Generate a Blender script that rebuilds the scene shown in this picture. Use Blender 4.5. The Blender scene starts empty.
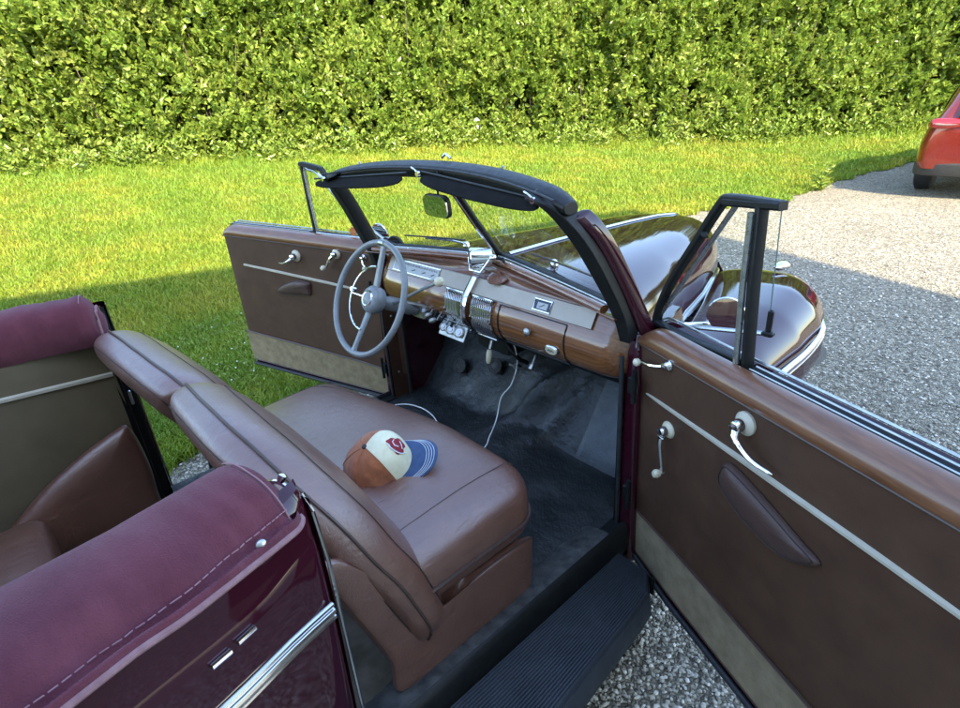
import bpy, bmesh, math, random
import numpy as np
from mathutils import Vector, Matrix
random.seed(7); rng = np.random.default_rng(11)
SC = bpy.context.scene; COL = SC.collection
R = math.radians

# ---------------------------------------------------------------- materials
def newmat(name):
    m = bpy.data.materials.new(name); m.use_nodes = True
    nt = m.node_tree; return m, nt, nt.nodes['Principled BSDF']
def N(nt, typ, **kw):
    n = nt.nodes.new(typ)
    for k, v in kw.items(): setattr(n, k, v)
    return n
def setin(b, **kw):
    for k, v in kw.items():
        k = k.replace('_', ' ')
        b.inputs[k].default_value = v
def objcoord(nt, scale=(1,1,1), rot=(0,0,0)):
    t = N(nt, 'ShaderNodeTexCoord'); mp = N(nt, 'ShaderNodeMapping')
    mp.inputs['Scale'].default_value = scale; mp.inputs['Rotation'].default_value = rot
    nt.links.new(t.outputs['Object'], mp.inputs['Vector']); return mp.outputs['Vector']
def noise(nt, vec, scale, detail=4, rough=.55):
    n = N(nt, 'ShaderNodeTexNoise'); n.inputs['Scale'].default_value = scale
    n.inputs['Detail'].default_value = detail; n.inputs['Roughness'].default_value = rough
    nt.links.new(vec, n.inputs['Vector']); return n.outputs['Fac']
def ramp(nt, fac, stops):
    r = N(nt, 'ShaderNodeValToRGB'); e = r.color_ramp.elements
    while len(e) < len(stops): e.new(.5)
    for i, (p, c) in enumerate(stops): e[i].position = p; e[i].color = (*c, 1)
    nt.links.new(fac, r.inputs['Fac']); return r.outputs['Color']
def bump(nt, h, strength, dist, bsdf, prev=None):
    b = N(nt, 'ShaderNodeBump'); b.inputs['Strength'].default_value = strength; b.inputs['Distance'].default_value = dist
    nt.links.new(h, b.inputs['Height'])
    if prev is not None: nt.links.new(prev, b.inputs['Normal'])
    nt.links.new(b.outputs['Normal'], bsdf.inputs['Normal']); return b.outputs['Normal']
def maprange(nt, v, a, b, c, d):
    m = N(nt, 'ShaderNodeMapRange')
    for i, x in enumerate((a, b, c, d)): m.inputs[i+1].default_value = x
    nt.links.new(v, m.inputs[0]); return m.outputs[0]

def mottled(name, c1, c2, scale, rough=.5, r2=None, bscale=None, bstr=.3, bdist=.001, coat=0, metallic=0, sheen=0, spec=.5, vec_scale=(1,1,1), detail=5):
    m, nt, b = newmat(name); v = objcoord(nt, vec_scale)
    f = noise(nt, v, scale, detail)
    nt.links.new(ramp(nt, f, [(.3, c1), (.7, c2)]), b.inputs['Base Color'])
    setin(b, Metallic=metallic, Roughness=rough); b.inputs['Coat Weight'].default_value = coat
    b.inputs['Sheen Weight'].default_value = sheen; b.inputs['Specular IOR Level'].default_value = spec
    if r2 is not None: nt.links.new(maprange(nt, noise(nt, v, scale*2.3, 3), .3, .7, rough, r2), b.inputs['Roughness'])
    if bscale: bump(nt, noise(nt, v, bscale, 3), bstr, bdist, b)
    return m
M = {}
M['paint'] = mottled('maroon_paint', (.030,.0035,.009), (.036,.0045,.011), 3, .04, .07, coat=0, spec=.62)
M['leather'] = mottled('brown_leather', (.118,.046,.027), (.150,.062,.037), 9, .36, .46, 420, .25, .0012, coat=1, spec=.9)
M['leather'].node_tree.nodes['Principled BSDF'].inputs['Coat Roughness'].default_value = .42
def leather_creases(m, amt=.5):
    nt = m.node_tree; b = nt.nodes['Principled BSDF']; v = objcoord(nt)
    prev = b.inputs['Normal'].links[0].from_socket
    w = noise(nt, objcoord(nt, (1, 3.2, 1.5)), 7, 4, .6)
    bump(nt, w, amt, .006, b, prev)
leather_creases(M['leather'], .45)
def leather_grain(m, sc=95, amt=.22):
    nt = m.node_tree; b = nt.nodes['Principled BSDF']; v = objcoord(nt, (1, 1.3, 1.1)); prev = b.inputs['Normal'].links[0].from_socket
    vo = N(nt, 'ShaderNodeTexVoronoi'); vo.feature = 'DISTANCE_TO_EDGE'; vo.inputs['Scale'].default_value = sc; nt.links.new(v, vo.inputs['Vector'])
    n1 = bump(nt, maprange(nt, vo.outputs['Distance'], 0, .12, 0, 1), amt, .0018, b, prev)
    w = noise(nt, objcoord(nt, (9, 2.2, 3), (.3, .2, .5)), 6, 3, .5)      # long soft wrinkles
    bump(nt, maprange(nt, w, .40, .50, 0, 1), .20, .006, b, n1)
leather_grain(M['leather'])
M['panel'] = mottled('door_panel_vinyl', (.056,.027,.016), (.078,.040,.023), 9, .5, .62, 260, .3, .001, spec=.28, detail=9)
leather_creases(M['panel'], .45)
M['pull_leather'] = mottled('armrest_leather', (.062,.034,.027), (.080,.044,.034), 12, .5, .6, 380, .4, .0015, spec=.45)
M['carpet'] = mottled('tan_carpet', (.185,.138,.068), (.31,.238,.132), 22, .95, None, 700, .9, .003, sheen=.15, spec=.1, detail=8)
M['floor_carpet'] = mottled('taupe_floor_carpet', (.085,.074,.054), (.175,.150,.110), 16, .95, None, 600, .9, .003, spec=.1, detail=8)
M['cloth'] = mottled('maroon_cloth', (.090,.026,.038), (.138,.042,.056), 11, .95, None, 420, .9, .0022, sheen=.12, spec=.05, detail=10)
leather_creases(M['cloth'], .9)
M['binding'] = mottled('cloth_binding', (.20,.10,.11), (.27,.15,.155), 60, .9, None, 900, .4, .001)
M['thread'] = mottled('pale_thread', (.24,.12,.14), (.30,.16,.17), 60, .9)
M['seam'] = mottled('dark_seam', (.018,.010,.008), (.026,.016,.012), 60, .6)
M['piping'] = mottled('brown_piping', (.055,.032,.025), (.07,.04,.03), 60, .4)
M['black'] = mottled('black_painted_metal', (.006,.007,.007), (.011,.012,.012), 30, .42, .55, spec=.3)
M['fabric_black'] = mottled('black_headlining', (.006,.006,.006), (.011,.011,.011), 30, .8, .9, spec=.08)
M['rubber'] = mottled('black_rubber', (.010,.011,.013), (.022,.024,.027), 40, .5, .7)
M['chrome'] = mottled('chrome', (.72,.72,.72), (.80,.80,.80), 8, .07, .16, metallic=1)
M['trimchrome'] = mottled('aged_trim', (.30,.31,.30), (.42,.43,.42), 30, .22, .4, metallic=.9)
M['steel'] = mottled('dull_steel', (.35,.35,.34), (.5,.5,.48), 40, .3, .5, metallic=1)
M['board_rubber'] = mottled('ribbed_board_rubber', (.026,.032,.040), (.040,.048,.058), 12, .42, .6, spec=.5)
M['plastic'] = mottled('grey_wheel_plastic', (.155,.165,.17), (.195,.205,.21), 20, .26, .36)
M['ivory'] = mottled('ivory_plastic', (.50,.45,.31), (.60,.55,.40), 20, .3, .4)
M['cream_trim'] = mottled('cream_trim', (.42,.38,.29), (.5,.46,.36), 30, .4, .5)
M['taupe'] = mottled('taupe_metal_strip', (.33,.28,.225), (.37,.315,.255), 20, .32, .4, metallic=.25)
M['scuff'] = mottled('scuffed_rubber_edge', (.012,.014,.015), (.070,.070,.066), 30, .45, .8, 200, .5, .003, detail=10)
M['wire'] = mottled('white_cable_plastic', (.75,.75,.74), (.8,.8,.8), 20, .4)
M['dark_glass'] = mottled('dark_display_glass', (.01,.015,.03), (.02,.025,.04), 20, .06)
M['dial'] = mottled('dial_face', (.34,.34,.34), (.42,.42,.42), 60, .3)
M['mirror'] = mottled('mirror_glass', (.85,.85,.85), (.88,.88,.88), 3, .015, metallic=1)
M['tan_liner'] = mottled('olive_trim_cloth', (.100,.078,.042), (.135,.105,.058), 8, .8, None, 500, .4, .001, detail=8)

def wood(name, c1, c2, ax=(1.6, 60, 60), rough=.2):
    m, nt, b = newmat(name); v = objcoord(nt, ax)
    f = noise(nt, v, 2.2, 8, .6)
    nt.links.new(ramp(nt, f, [(.25, c1), (.5, tuple((a+d)/2 for a, d in zip(c1, c2))), (.72, c2)]), b.inputs['Base Color'])
    setin(b, Roughness=rough); b.inputs['Coat Weight'].default_value = .8; b.inputs['Coat Roughness'].default_value = .08
    return m
M['wood'] = wood('woodgrain_metal', (.085,.030,.011), (.28,.115,.042))
M['wood_rail'] = wood('woodgrain_rail', (.095,.038,.018), (.20,.088,.042), (6, 6, 70), .32); M['wood_rail'].node_tree.nodes['Principled BSDF'].inputs['Coat Weight'].default_value = .3
M['pink_top'] = mottled('brown_cowl_top', (.16,.075,.050), (.19,.09,.062), 5, .18, .28, coat=.5)  # sky reflection on the woodgrain top, put into a pinkish base colour

def glass(name, tint=(.93,.97,.95)):
    m, nt, b = newmat(name); nt.nodes.remove(b)
    out = nt.nodes['Material Output']
    tr = N(nt, 'ShaderNodeBsdfTransparent'); tr.inputs[0].default_value = (*tint, 1)
    gl = N(nt, 'ShaderNodeBsdfGlossy'); gl.inputs['Roughness'].default_value = .01
    lw = N(nt, 'ShaderNodeLayerWeight'); lw.inputs['Blend'].default_value = .5
    pw = N(nt, 'ShaderNodeMath', operation='POWER'); pw.inputs[1].default_value = 5; nt.links.new(lw.outputs['Facing'], pw.inputs[0])
    fr = N(nt, 'ShaderNodeMath', operation='MULTIPLY_ADD'); fr.inputs[1].default_value = .90; fr.inputs[2].default_value = .035; nt.links.new(pw.outputs[0], fr.inputs[0])
    mx = N(nt, 'ShaderNodeMixShader')
    nt.links.new(fr.outputs[0], mx.inputs[0]); nt.links.new(tr.outputs[0], mx.inputs[1]); nt.links.new(gl.outputs[0], mx.inputs[2])
    nt.links.new(mx.outputs[0], out.inputs['Surface']); return m
M['glass'] = glass('clear_glass')

M['pad'] = mottled('worn_toe_pad', (.026,.032,.037), (.050,.060,.068), 14, .34, .5, 150, .5, .003, spec=.6)  # paler bluish rubber: the toe board's reflection put into the colour
def mat_mat():   # ribbed black rubber floor mat with worn dusty patches
    m, nt, b = newmat('ribbed_floor_rubber'); v = objcoord(nt)
    f = noise(nt, v, 5, 8, .62)
    nt.links.new(ramp(nt, f, [(.32, (.012,.014,.015)), (.52, (.019,.022,.023)), (.64, (.032,.036,.036)), (.76, (.070,.072,.068))]), b.inputs['Base Color'])
    nt.links.new(maprange(nt, noise(nt, v, 9, 5), .3, .7, .36, .62), b.inputs['Roughness'])
    w = N(nt, 'ShaderNodeTexWave'); w.inputs['Scale'].default_value = 38; w.bands_direction = 'DIAGONAL'
    nt.links.new(v, w.inputs['Vector'])
    n1 = bump(nt, w.outputs['Fac'], .10, .002, b)
    bump(nt, noise(nt, v, 7, 5), .8, .03, b, n1); return m
M['mat'] = mat_mat()

# ---------------------------------------------------------------- mesh helpers
class G:
    """collects polygons for one mesh"""
    def __init__(s): s.v = []; s.f = []; s.m = []; s.smooth = []
    def add(s, vs, fs, mi=0, smooth=True):
        b = len(s.v); s.v += [tuple(map(float, p)) for p in vs]
        s.f += [tuple(b+i for i in f) for f in fs]; s.m += [mi]*len(fs); s.smooth += [smooth]*len(fs); return s
    def grid(s, rows, cu=False, cv=False, mi=0, cap=False, smooth=True):
        n = len(rows); k = len(rows[0]); fs = []
        for i in range(n if cv else n-1):
            for j in range(k if cu else k-1):
                a = i*k+j; b = i*k+(j+1) % k; c = ((i+1) % n)*k+(j+1) % k; d = ((i+1) % n)*k+j
                fs.append((a, b, c, d))
        if cap: fs.append(tuple(range(k))[::-1]); fs.append(tuple((n-1)*k+j for j in range(k)))
        return s.add([p for r in rows for p in r], fs, mi, smooth)
    def tube(s, pts, r, seg=8, mi=0, closed=False, flat=1.0, up=(0,0,1)):
        P = [Vector(p) for p in pts]; n = len(P); rows = []
        if not hasattr(r, '__len__'): r = [r]*n
        for i in range(n):
            t = (P[(i+1) % n]-P[i-1]) if closed else (P[min(i+1, n-1)]-P[max(i-1, 0)])
            t.normalize(); u = Vector(up)
            if abs(t.dot(u)) > .95: u = Vector((0,1,0)) if abs(t.y) < .9 else Vector((1,0,0))
            a = t.cross(u).normalized(); b = a.cross(t).normalized()
            rows.append([P[i]+a*r[i]*math.cos(2*math.pi*k/seg)+b*r[i]*flat*math.sin(2*math.pi*k/seg) for k in range(seg)])
        return s.grid(rows, cu=True, cv=closed, mi=mi, cap=not closed)
    def box(s, c, size, rot=None, mi=0, bev=0):
        c = Vector(c); X, Y, Z = [d/2 for d in size]; Rm = rot if rot is not None else Matrix.Identity(3)
        if bev:
            rows = []
            for z, ins in ((-Z, bev), (-Z+bev, 0), (Z-bev, 0), (Z, bev)):
                x, y = X-ins, Y-ins; q = bev*.9
                rows.append([c+Rm @ Vector(p) for p in ((x-q,-y,z),(x,-y+q,z),(x,y-q,z),(x-q,y,z),(-x+q,y,z),(-x,y-q,z),(-x,-y+q,z),(-x+q,-y,z))])
            return s.grid(rows, cu=True, mi=mi, cap=True, smooth=False)
        vs = [c+Rm @ Vector((x,y,z)) for z in (-Z,Z) for y in (-Y,Y) for x in (-X,X)]
        return s.add(vs, [(0,2,3,1),(4,5,7,6),(0,1,5,4),(2,6,7,3),(0,4,6,2),(1,3,7,5)], mi, False)
    def lathe(s, prof, c, ax, seg=20, mi=0, sq=(1,1)):
        """prof: (radius, height) list along axis ax from point c"""
        ax = Vector(ax).normalized(); u = Vector((0,0,1)) if abs(ax.z) < .9 else Vector((1,0,0))
        a = ax.cross(u).normalized(); b = a.cross(ax); c = Vector(c)
        rows = [[c+ax*h+a*r*sq[0]*math.cos(2*math.pi*k/seg)+b*r*sq[1]*math.sin(2*math.pi*k/seg) for k in range(seg)] for r, h in prof]
        return s.grid(rows, cu=True, mi=mi, cap=True)
    def slab(s, pts, n, th, mi=0, smooth=False):
        """planar outline extruded by th along n"""
        n = Vector(n).normalized()*th; P = [Vector(p) for p in pts]; k = len(P)
        vs = P+[p+n for p in P]; fs = [tuple(range(k)), tuple(range(2*k-1, k-1, -1))]
        fs += [(i, i+k, (i+1) % k+k, (i+1) % k) for i in range(k)]
        return s.add(vs, fs, mi, smooth)
    def pillow(s, outline, T, fmap, rings=10, p=3, mi=0, seg=None, back=1.0):
        """outline (a,b); rounded solid, c = thickness coordinate"""
        O = np.array(outline, float); C = O.mean(0); k = len(O)
        for sgn in (1, -1):
            rows = []
            for i in range(rings+1):
                r = math.sin(i/rings*math.pi/2); t = (1-r**p)**(1/p)*T/2*(sgn if sgn > 0 else -back)
                rows.append([fmap(*(C+(q-C)*max(r, .001)), t) for q in O])
            if sgn < 0: rows = rows[::-1]
            s.grid(rows, cu=True, mi=mi)
        return s

def link(name, g, mats, parent=None, sub=0, bev=0, auto=40):
    me = bpy.data.meshes.new(name); me.from_pydata(g.v, [], g.f)
    if not isinstance(mats, (list, tuple)): mats = [mats]
    for m in mats: me.materials.append(M[m] if isinstance(m, str) else m)
    me.polygons.foreach_set('material_index', g.m); me.polygons.foreach_set('use_smooth', g.smooth)
    bm = bmesh.new(); bm.from_mesh(me); bmesh.ops.remove_doubles(bm, verts=bm.verts, dist=1e-5)
    bmesh.ops.recalc_face_normals(bm, faces=bm.faces)
    if auto is not None:
        for e in bm.edges:
            if len(e.link_faces) == 2 and e.calc_face_angle(0) > R(auto): e.smooth = False
    bm.to_mesh(me); bm.free(); me.update()
    o = bpy.data.objects.new(name, me); COL.objects.link(o)
    if parent: o.parent = parent
    if bev:
        b = o.modifiers.new('b', 'BEVEL'); b.width = bev; b.segments = 2; b.limit_method = 'ANGLE'; b.angle_limit = R(35)
    if sub:
        q = o.modifiers.new('s', 'SUBSURF'); q.levels = sub; q.render_levels = sub
    return o
def thing(name, label, cat, loc=(0,0,0), group=None):
    o = bpy.data.objects.new(name, None); COL.objects.link(o); o.location = loc; o.empty_display_size = .1
    o['label'] = label; o['category'] = cat
    if group: o['group'] = group
    return o
def tag(o, label, cat, group=None):
    o['label'] = label; o['category'] = cat
    if group: o['group'] = group
    return o
def V(*a): return Vector(a)
def spline(pts, n=8, closed=False):
    """Catmull-Rom through points"""
    P = [np.array(p, float) for p in pts]; k = len(P); out = []
    for i in range(k if closed else k-1):
        p0 = P[i-1] if (closed or i > 0) else 2*P[0]-P[1]; p1 = P[i]; p2 = P[(i+1) % k]
        p3 = P[(i+2) % k] if (closed or i+2 < k) else 2*P[-1]-P[-2]
        for j in range(n):
            t = j/n; out.append(.5*((2*p1)+(-p0+p2)*t+(2*p0-5*p1+4*p2-p3)*t*t+(-p0+3*p1-3*p2+p3)*t**3))
    if not closed: out.append(P[-1])
    return [tuple(q) for q in out]
def interp(tab, x):
    xs = [t[0] for t in tab]; n = len(tab[0])-1
    return [float(np.interp(x, xs, [t[i+1] for t in tab])) for i in range(n)]
def rrect(x0, x1, y0, y1, r, n=6, sub=6):
    pts = []
    for cx, cy, a in ((x1-r, y1-r, 0), (x0+r, y1-r, 90), (x0+r, y0+r, 180), (x1-r, y0+r, 270)):
        for i in range(n+1):
            t = R(a+90*i/n); pts.append((cx+r*math.cos(t), cy+r*math.sin(t)))
    out = []
    for i, p in enumerate(pts):
        q = pts[(i+1) % len(pts)]; d = math.dist(p, q); k = max(1, int(d/.09))
        for j in range(k): out.append((p[0]+(q[0]-p[0])*j/k, p[1]+(q[1]-p[1])*j/k))
    return out
def hash2(x, y, s=1.0):
    return math.sin(x*12.9898*s+y*78.233)*.5+math.sin(x*39.3+y*11.1*s)*.5

# ================================================================ THE CONVERTIBLE (x right, y forward, ground z = 0)
car = thing('vintage_convertible', 'dark maroon vintage convertible with top folded and both doors open, brown leather seats', 'car')
MX = lambda p: (-p[0], p[1], p[2])

# ---- hood
g = G(); rows = []
HW = [(.105,.655,1.168,.86,.12),(.20,.64,1.166,.85,.13),(.40,.565,1.162,.845,.15),(.68,.475,1.152,.84,.17),(.95,.405,1.140,.83,.2),(1.20,.325,1.124,.83,.24),(1.36,.265,1.103,.82,.3),(1.45,.215,1.070,.80,.38),(1.495,.165,1.025,.79,.45),(1.52,.10,.95,.78,.5),(1.525,.05,.88,.78,.5)]
for y in [.105+.0355*i for i in range(41)]:
    w, zr, zj, e = interp(HW, y); row = []
    for k in range(33):
        a = math.pi*k/32; cx = math.cos(a); sz = math.sin(a)
        pe = .42+e*.8
        yy = y+.06*(1-abs(cx))*max(0, 1-(y-.1)/.3)*0
        x = w*math.copysign(abs(cx)**pe, cx); zz = zj+(zr-zj)*abs(sz)**(.62+e*.3)
        row.append((x, yy-.15*max(0, 1-(y-.105)/.5)*(abs(x)/.65)**2, zz))
    rows.append(row)
g.grid(rows)
hood = link('hood', g, 'paint', car, sub=1)
g = G()
g.tube([(0, y, interp(HW, y)[1]+.003) for y in [.14+.05*i for i in range(27)]], [.011]*25+[.009,.006], 8, flat=.6)
link('centre_trim', g, 'chrome', hood)
# chrome side seam of the hood
for sx in (1, -1):
    g = G(); g.tube([(sx*(interp(HW, y)[0]+.004), y-.15*max(0, 1-(y-.105)/.5), interp(HW, y)[2]+.03) for y in [.12+.05*i for i in range(27)]], .007, 6)
    link('side_trim', g, 'chrome', hood)
    # windscreen wiper
    g = G(); g.tube([(sx*.24,.125,1.178),(sx*.30,.10,1.19),(sx*.42,.055,1.194)], .004, 6); g.tube([(sx*.18,.075,1.212),(sx*.33,.045,1.21),(sx*.5,.008,1.205)], .0035, 6, mi=1)
    g.lathe([(.016,0),(.014,.012),(.006,.02)], (sx*.24,.13,1.168), (0,0,1), 12)
    link('wiper', g, ['chrome','rubber'], car)

# ---- front fenders
def fender(sx):
    g = G(); rows = []
    #  y, x_in, z_in, x_out, top z, x_top, lower z
    T = [(.16,.66,.86,.80,.84,.72,.45),(.30,.62,.84,.86,.862,.72,.45),(.55,.53,.835,.895,.885,.71,.52),(.85,.44,.83,.895,.905,.69,.60),(1.10,.35,.83,.875,.912,.66,.60),
         (1.28,.30,.84,.825,.905,.61,.52),(1.38,.30,.82,.77,.885,.57,.45),(1.46,.33,.76,.70,.84,.54,.44),(1.51,.38,.68,.63,.76,.52,.45),(1.53,.44,.60,.58,.66,.51,.50)]
    for i in range(45):
        y = .16+1.37*i/44; xi, zi, xo, zt, xt, zl = interp(T, y); row = []
        for k in range(29):
            t = k/28
            if t < .4:
                u = t/.4; a = math.pi/2*(1-u)
                x = xt-(xt-xi)*math.sin(a)**.9; z = zi+(zt-zi)*math.cos(a)**.8
            else:
                u = (t-.4)/.6
                if u < .65: a = math.pi/2*u/.65; x = xt+(xo-xt)*math.sin(a)**.85; z = zt-(zt-.66)*(1-math.cos(a))**1.0*min(1,(zt-.60)/.25)
                else: w = (u-.65)/.35; x = xo-.015*w*w; z = min(.66,zt-.02)-(min(.66,zt-.02)-zl)*w
            row.append((sx*x, y, z))
        rows.append(row)
    g.grid(rows); f = link('front_fender', g, 'paint', car, sub=1)
    g = G(); g.tube(spline([(sx*.905,.30,.765),(sx*.905,.60,.772),(sx*.90,.85,.768),(sx*.868,1.08,.765),(sx*.80,1.27,.757)], 6), .011, 8, flat=.8)
    g.tube(spline([(sx*.908,.30,.742),(sx*.910,.60,.748),(sx*.903,.85,.745),(sx*.873,1.08,.742),(sx*.805,1.27,.735)], 6), .006, 8, flat=.8)
    link('trim_strip', g, 'chrome', f)
    g = G()  # parking lamp on top of the fender
    g.lathe([(.004,-.075),(.018,-.05),(.029,-.01),(.033,.02),(.030,.04),(.022,.05)], (sx*.56,1.375,.915), (0,1,-.12), 16, sq=(1,.75))
    g.lathe([(.022,0),(.016,.012),(.004,.018)], (sx*.56,1.425,.909), (0,1,-.12), 16, mi=1)
    link('parking_lamp', g, ['chrome','dial'], f)
    g = G(); g.lathe([(.115,0),(.12,.02),(.10,.035),(.098,.03)], (sx*.57,1.475,.70), (0,1,0), 28); g.lathe([(.098,.025),(.07,.05),(.02,.06)], (sx*.57,1.475,.70), (0,1,0), 28, mi=1)
    link('headlight', g, ['chrome','glass'], f)
    # wheel
    g = G(); g.lathe([(.20,-.08),(.30,-.085),(.345,-.07),(.36,-.04),(.36,.04),(.345,.07),(.30,.085),(.20,.08)], (sx*.745,.74,.36), (1,0,0), 40)
    w = link('wheel', g, 'rubber', car)
    g = G(); g.lathe([(.20,0),(.19,.04),(.16,.03),(.10,.05),(.06,.075),(.02,.08)], (sx*.745,.74,.36), (sx,0,0), 32); link('hubcap', g, 'chrome', w)
fender(1); fender(-1)

# ---- front end: radiator shell, bumper
g = G(); rows = []
for i in range(9):
    t = i/8; z = .42+.42*t; w = .50-.28*t; y = 1.50-.03*t
    rows.append([(w*math.cos(math.pi*k/12), y+.10*math.sin(math.pi*k/12), z) for k in range(13)])
g.grid(rows); nose = link('front_apron', g, 'paint', car, sub=1)
g = G()
for i in range(13): g.tube([(.36*math.cos(math.pi*k/12)*(1-.4*i/13), 1.515+.11*math.sin(math.pi*k/12), .45+.027*i) for k in range(13)], .005, 6)
link('grille', g, 'chrome', nose)
g = G(); g.tube(spline([(-.74,1.50,.46),(-.62,1.62,.46),(-.3,1.68,.46),(.3,1.68,.46),(.62,1.62,.46),(.74,1.50,.46)], 5), .055, 10, flat=1.1)
for s in (-.28,.28): g.box((s,1.60,.46), (.04,.28,.03)); g.box((s,1.80,.49), (.04,.04,.17), bev=.01)
link('front_bumper', g, 'chrome', car)

# ---- cowl side / hinge pillars
for sx in (1, -1):
    g = G(); rows = []
    for z, xo, yb in ((.22,.74,-.055),(.45,.735,-.055),(.70,.728,-.05),(.92,.722,-.045),(1.03,.715,-.035),(1.068,.705,-.02)):
        rows.append([(sx*.675, yb, z), (sx*(xo-.012), yb-.004, z), (sx*xo, yb+.01, z), (sx*(xo+.005), .10, z), (sx*(xo-.03), .26, z), (sx*.64, .26, z), (sx*.662, .05, z)])
    g.grid(rows, cu=True, cap=True); pil = link('hinge_pillar', g, 'paint', car, bev=.004)
    g = G()
    for z in (.92, .52): g = G(); g.box((sx*.710,-.062,z), (.022,.02,.055), bev=.003); g.tube([(sx*.722,-.072,z-.055),(sx*.722,-.072,z+.055)], .008, 8); link('hinge', g, 'black', pil)
    g = G(); g.tube([(sx*.678,-.062,.30),(sx*.674,-.062,.7),(sx*.668,-.058,1.0)], .007, 8); link('weatherstrip', g, 'rubber', pil)
    # kick panel inside
    g = G(); rows = []
    for y in (-.06,.05,.18,.30,.42): rows.append([(sx*(.662-.05*max(0,y-.2)), y, z) for z in np.linspace(.34, .93, 6)])
    g.grid(rows)
    for (y, z) in ((-.02,.50),(-.02,.80),(.2,.55),(.25,.8)): g.lathe([(.006,0),(.004,.004)], (sx*.66,y,z), (-sx,0,0), 8, mi=1)
    link('kick_panel', g, ['panel','steel'], car)

# ---- windshield
def glass_base(x):  # y, z of glass lower edge
    a = abs(x); return (.103-.225*a-.02*a*a, 1.172-.012*a-.025*a*a)
def glass_top(x):
    a = abs(x); return (-.133-.145*a-.05*a*a, 1.492+.0*a-.006*a*a)
BX, TX = .645, .585
ws = None; posts = []
for sx in (1, -1):   # A posts: outer painted post
    g = G()
    p = [(sx*.700,.015,1.055),(sx*.690,-.015,1.12),(sx*.672,-.075,1.24),(sx*.650,-.140,1.36),(sx*.632,-.182,1.420),(sx*.612,-.205,1.450)]
    P = spline(p, 4); rows = []
    for i, q in enumerate(P):
        q = V(*q); q = q+V(sx*.006,0,0); a = V(sx*.014,.008,0); b = V(0,.023,.010)
        rows.append([q+a+b, q+a*1.05, q+a-b*.8, q-a*.2-b*1.05, q-a*1.05-b*.5, q-a*1.05+b*.4, q-a*.6+b*.9])
    g.grid(rows, cu=True, cap=True); posts.append(link('windshield_post', g, 'paint', car, sub=2, auto=None))
for sx in (1, -1):   # inner black post trim, curved into the header
    g = G(); P = spline([(sx*.668,-.035,1.055),(sx*.660,-.060,1.14),(sx*.640,-.120,1.26),(sx*.615,-.180,1.37),(sx*.588,-.232,1.445),(sx*.555,-.262,1.485),(sx*.50,-.268,1.50)], 5); rows = []
    for i, q in enumerate(P):
        q = V(*q)+V(sx*.006,0,0); w = .018+.008*min(1, i/12); tp = max(.30, 1-.075*max(0, i-18)); u_ = max(0, min(1, (i-18)/8)); a = V(sx*w*(1-.4*u_),0,w*.6*u_)*tp; b = V(0,.024,.008)
        rows.append([q+a+b, q+a-b, q-a-b, q-a*1.2, q-a+b])
    g.grid(rows, cu=True, cap=True); link('post_trim', g, 'black', posts[0 if sx > 0 else 1], bev=.004, auto=40)
g = G(); rows = []   # header rail, bowed forward and crowned
for i in range(33):
    x = -.618+1.236*i/32; a = abs(x)/.622; y = -.165-.075*a*a; zt = 1.556-.045*a**2.2-.012*a**8
    k_ = .86-.30*max(0, (a-.86)/.14)**1.5; cy, cz = y-.002, zt-.032; rows.append([(x,cy+(p_-y+y-cy if False else p_)*k_,cz+q_*k_) for p_, q_ in ((.057,-.006),(.042,.022),(.014,.032),(-.018,.028),(-.042,.018),(-.048,.002),(-.038,-.020),(-.013,-.032),(.042,-.030))])
g.grid(rows, cu=True, cap=True)
ws = hdr = link('windshield_frame', g, 'black', car, bev=.003, auto=28)
g = G(); g.tube([(x, -.165-.075*(x/.622)**2-.050, 1.556-.045*(abs(x)/.622)**2.2-.022) for x in np.linspace(-.60,.60,31)], .0035, 6)
link('rail_bead', g, 'rubber', hdr)
def latch(x, n='header_latch'):
    a = abs(x)/.622; y = -.165-.075*a*a-.055; z = 1.556-.045*a**2.2-.028; g = G()
    g.box((x,y,z-.010), (.024,.010,.020), bev=.003, mi=1); g.tube(spline([(x-.026,y-.010,z+.006),(x-.014,y-.018,z+.010),(x,y-.014,z),(x+.014,y-.010,z-.012)], 4), .0032, 8)
    g.lathe([(.009,-.004),(.009,.006)], (x+.01,y-.012,z-.010), (0,-1,0), 10)
    link(n, g, ['chrome','black'], hdr)
for x in (-.575, -.04, .52): latch(x)
for x in (-.50, .30): g = G(); g.lathe([(.006,0),(.006,.006),(.003,.008)], (x,-.165,1.552-.045*(abs(x)/.622)**2.2-.002), (0,0,1), 10); link('guide_pin', g, 'steel', hdr)
g = G(); g.tube([(.00,-.15,1.56),(.02,-.15,1.573),(.045,-.15,1.56)], .004, 6, mi=0)
link('guide_pin', g, 'chrome', hdr)
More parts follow.
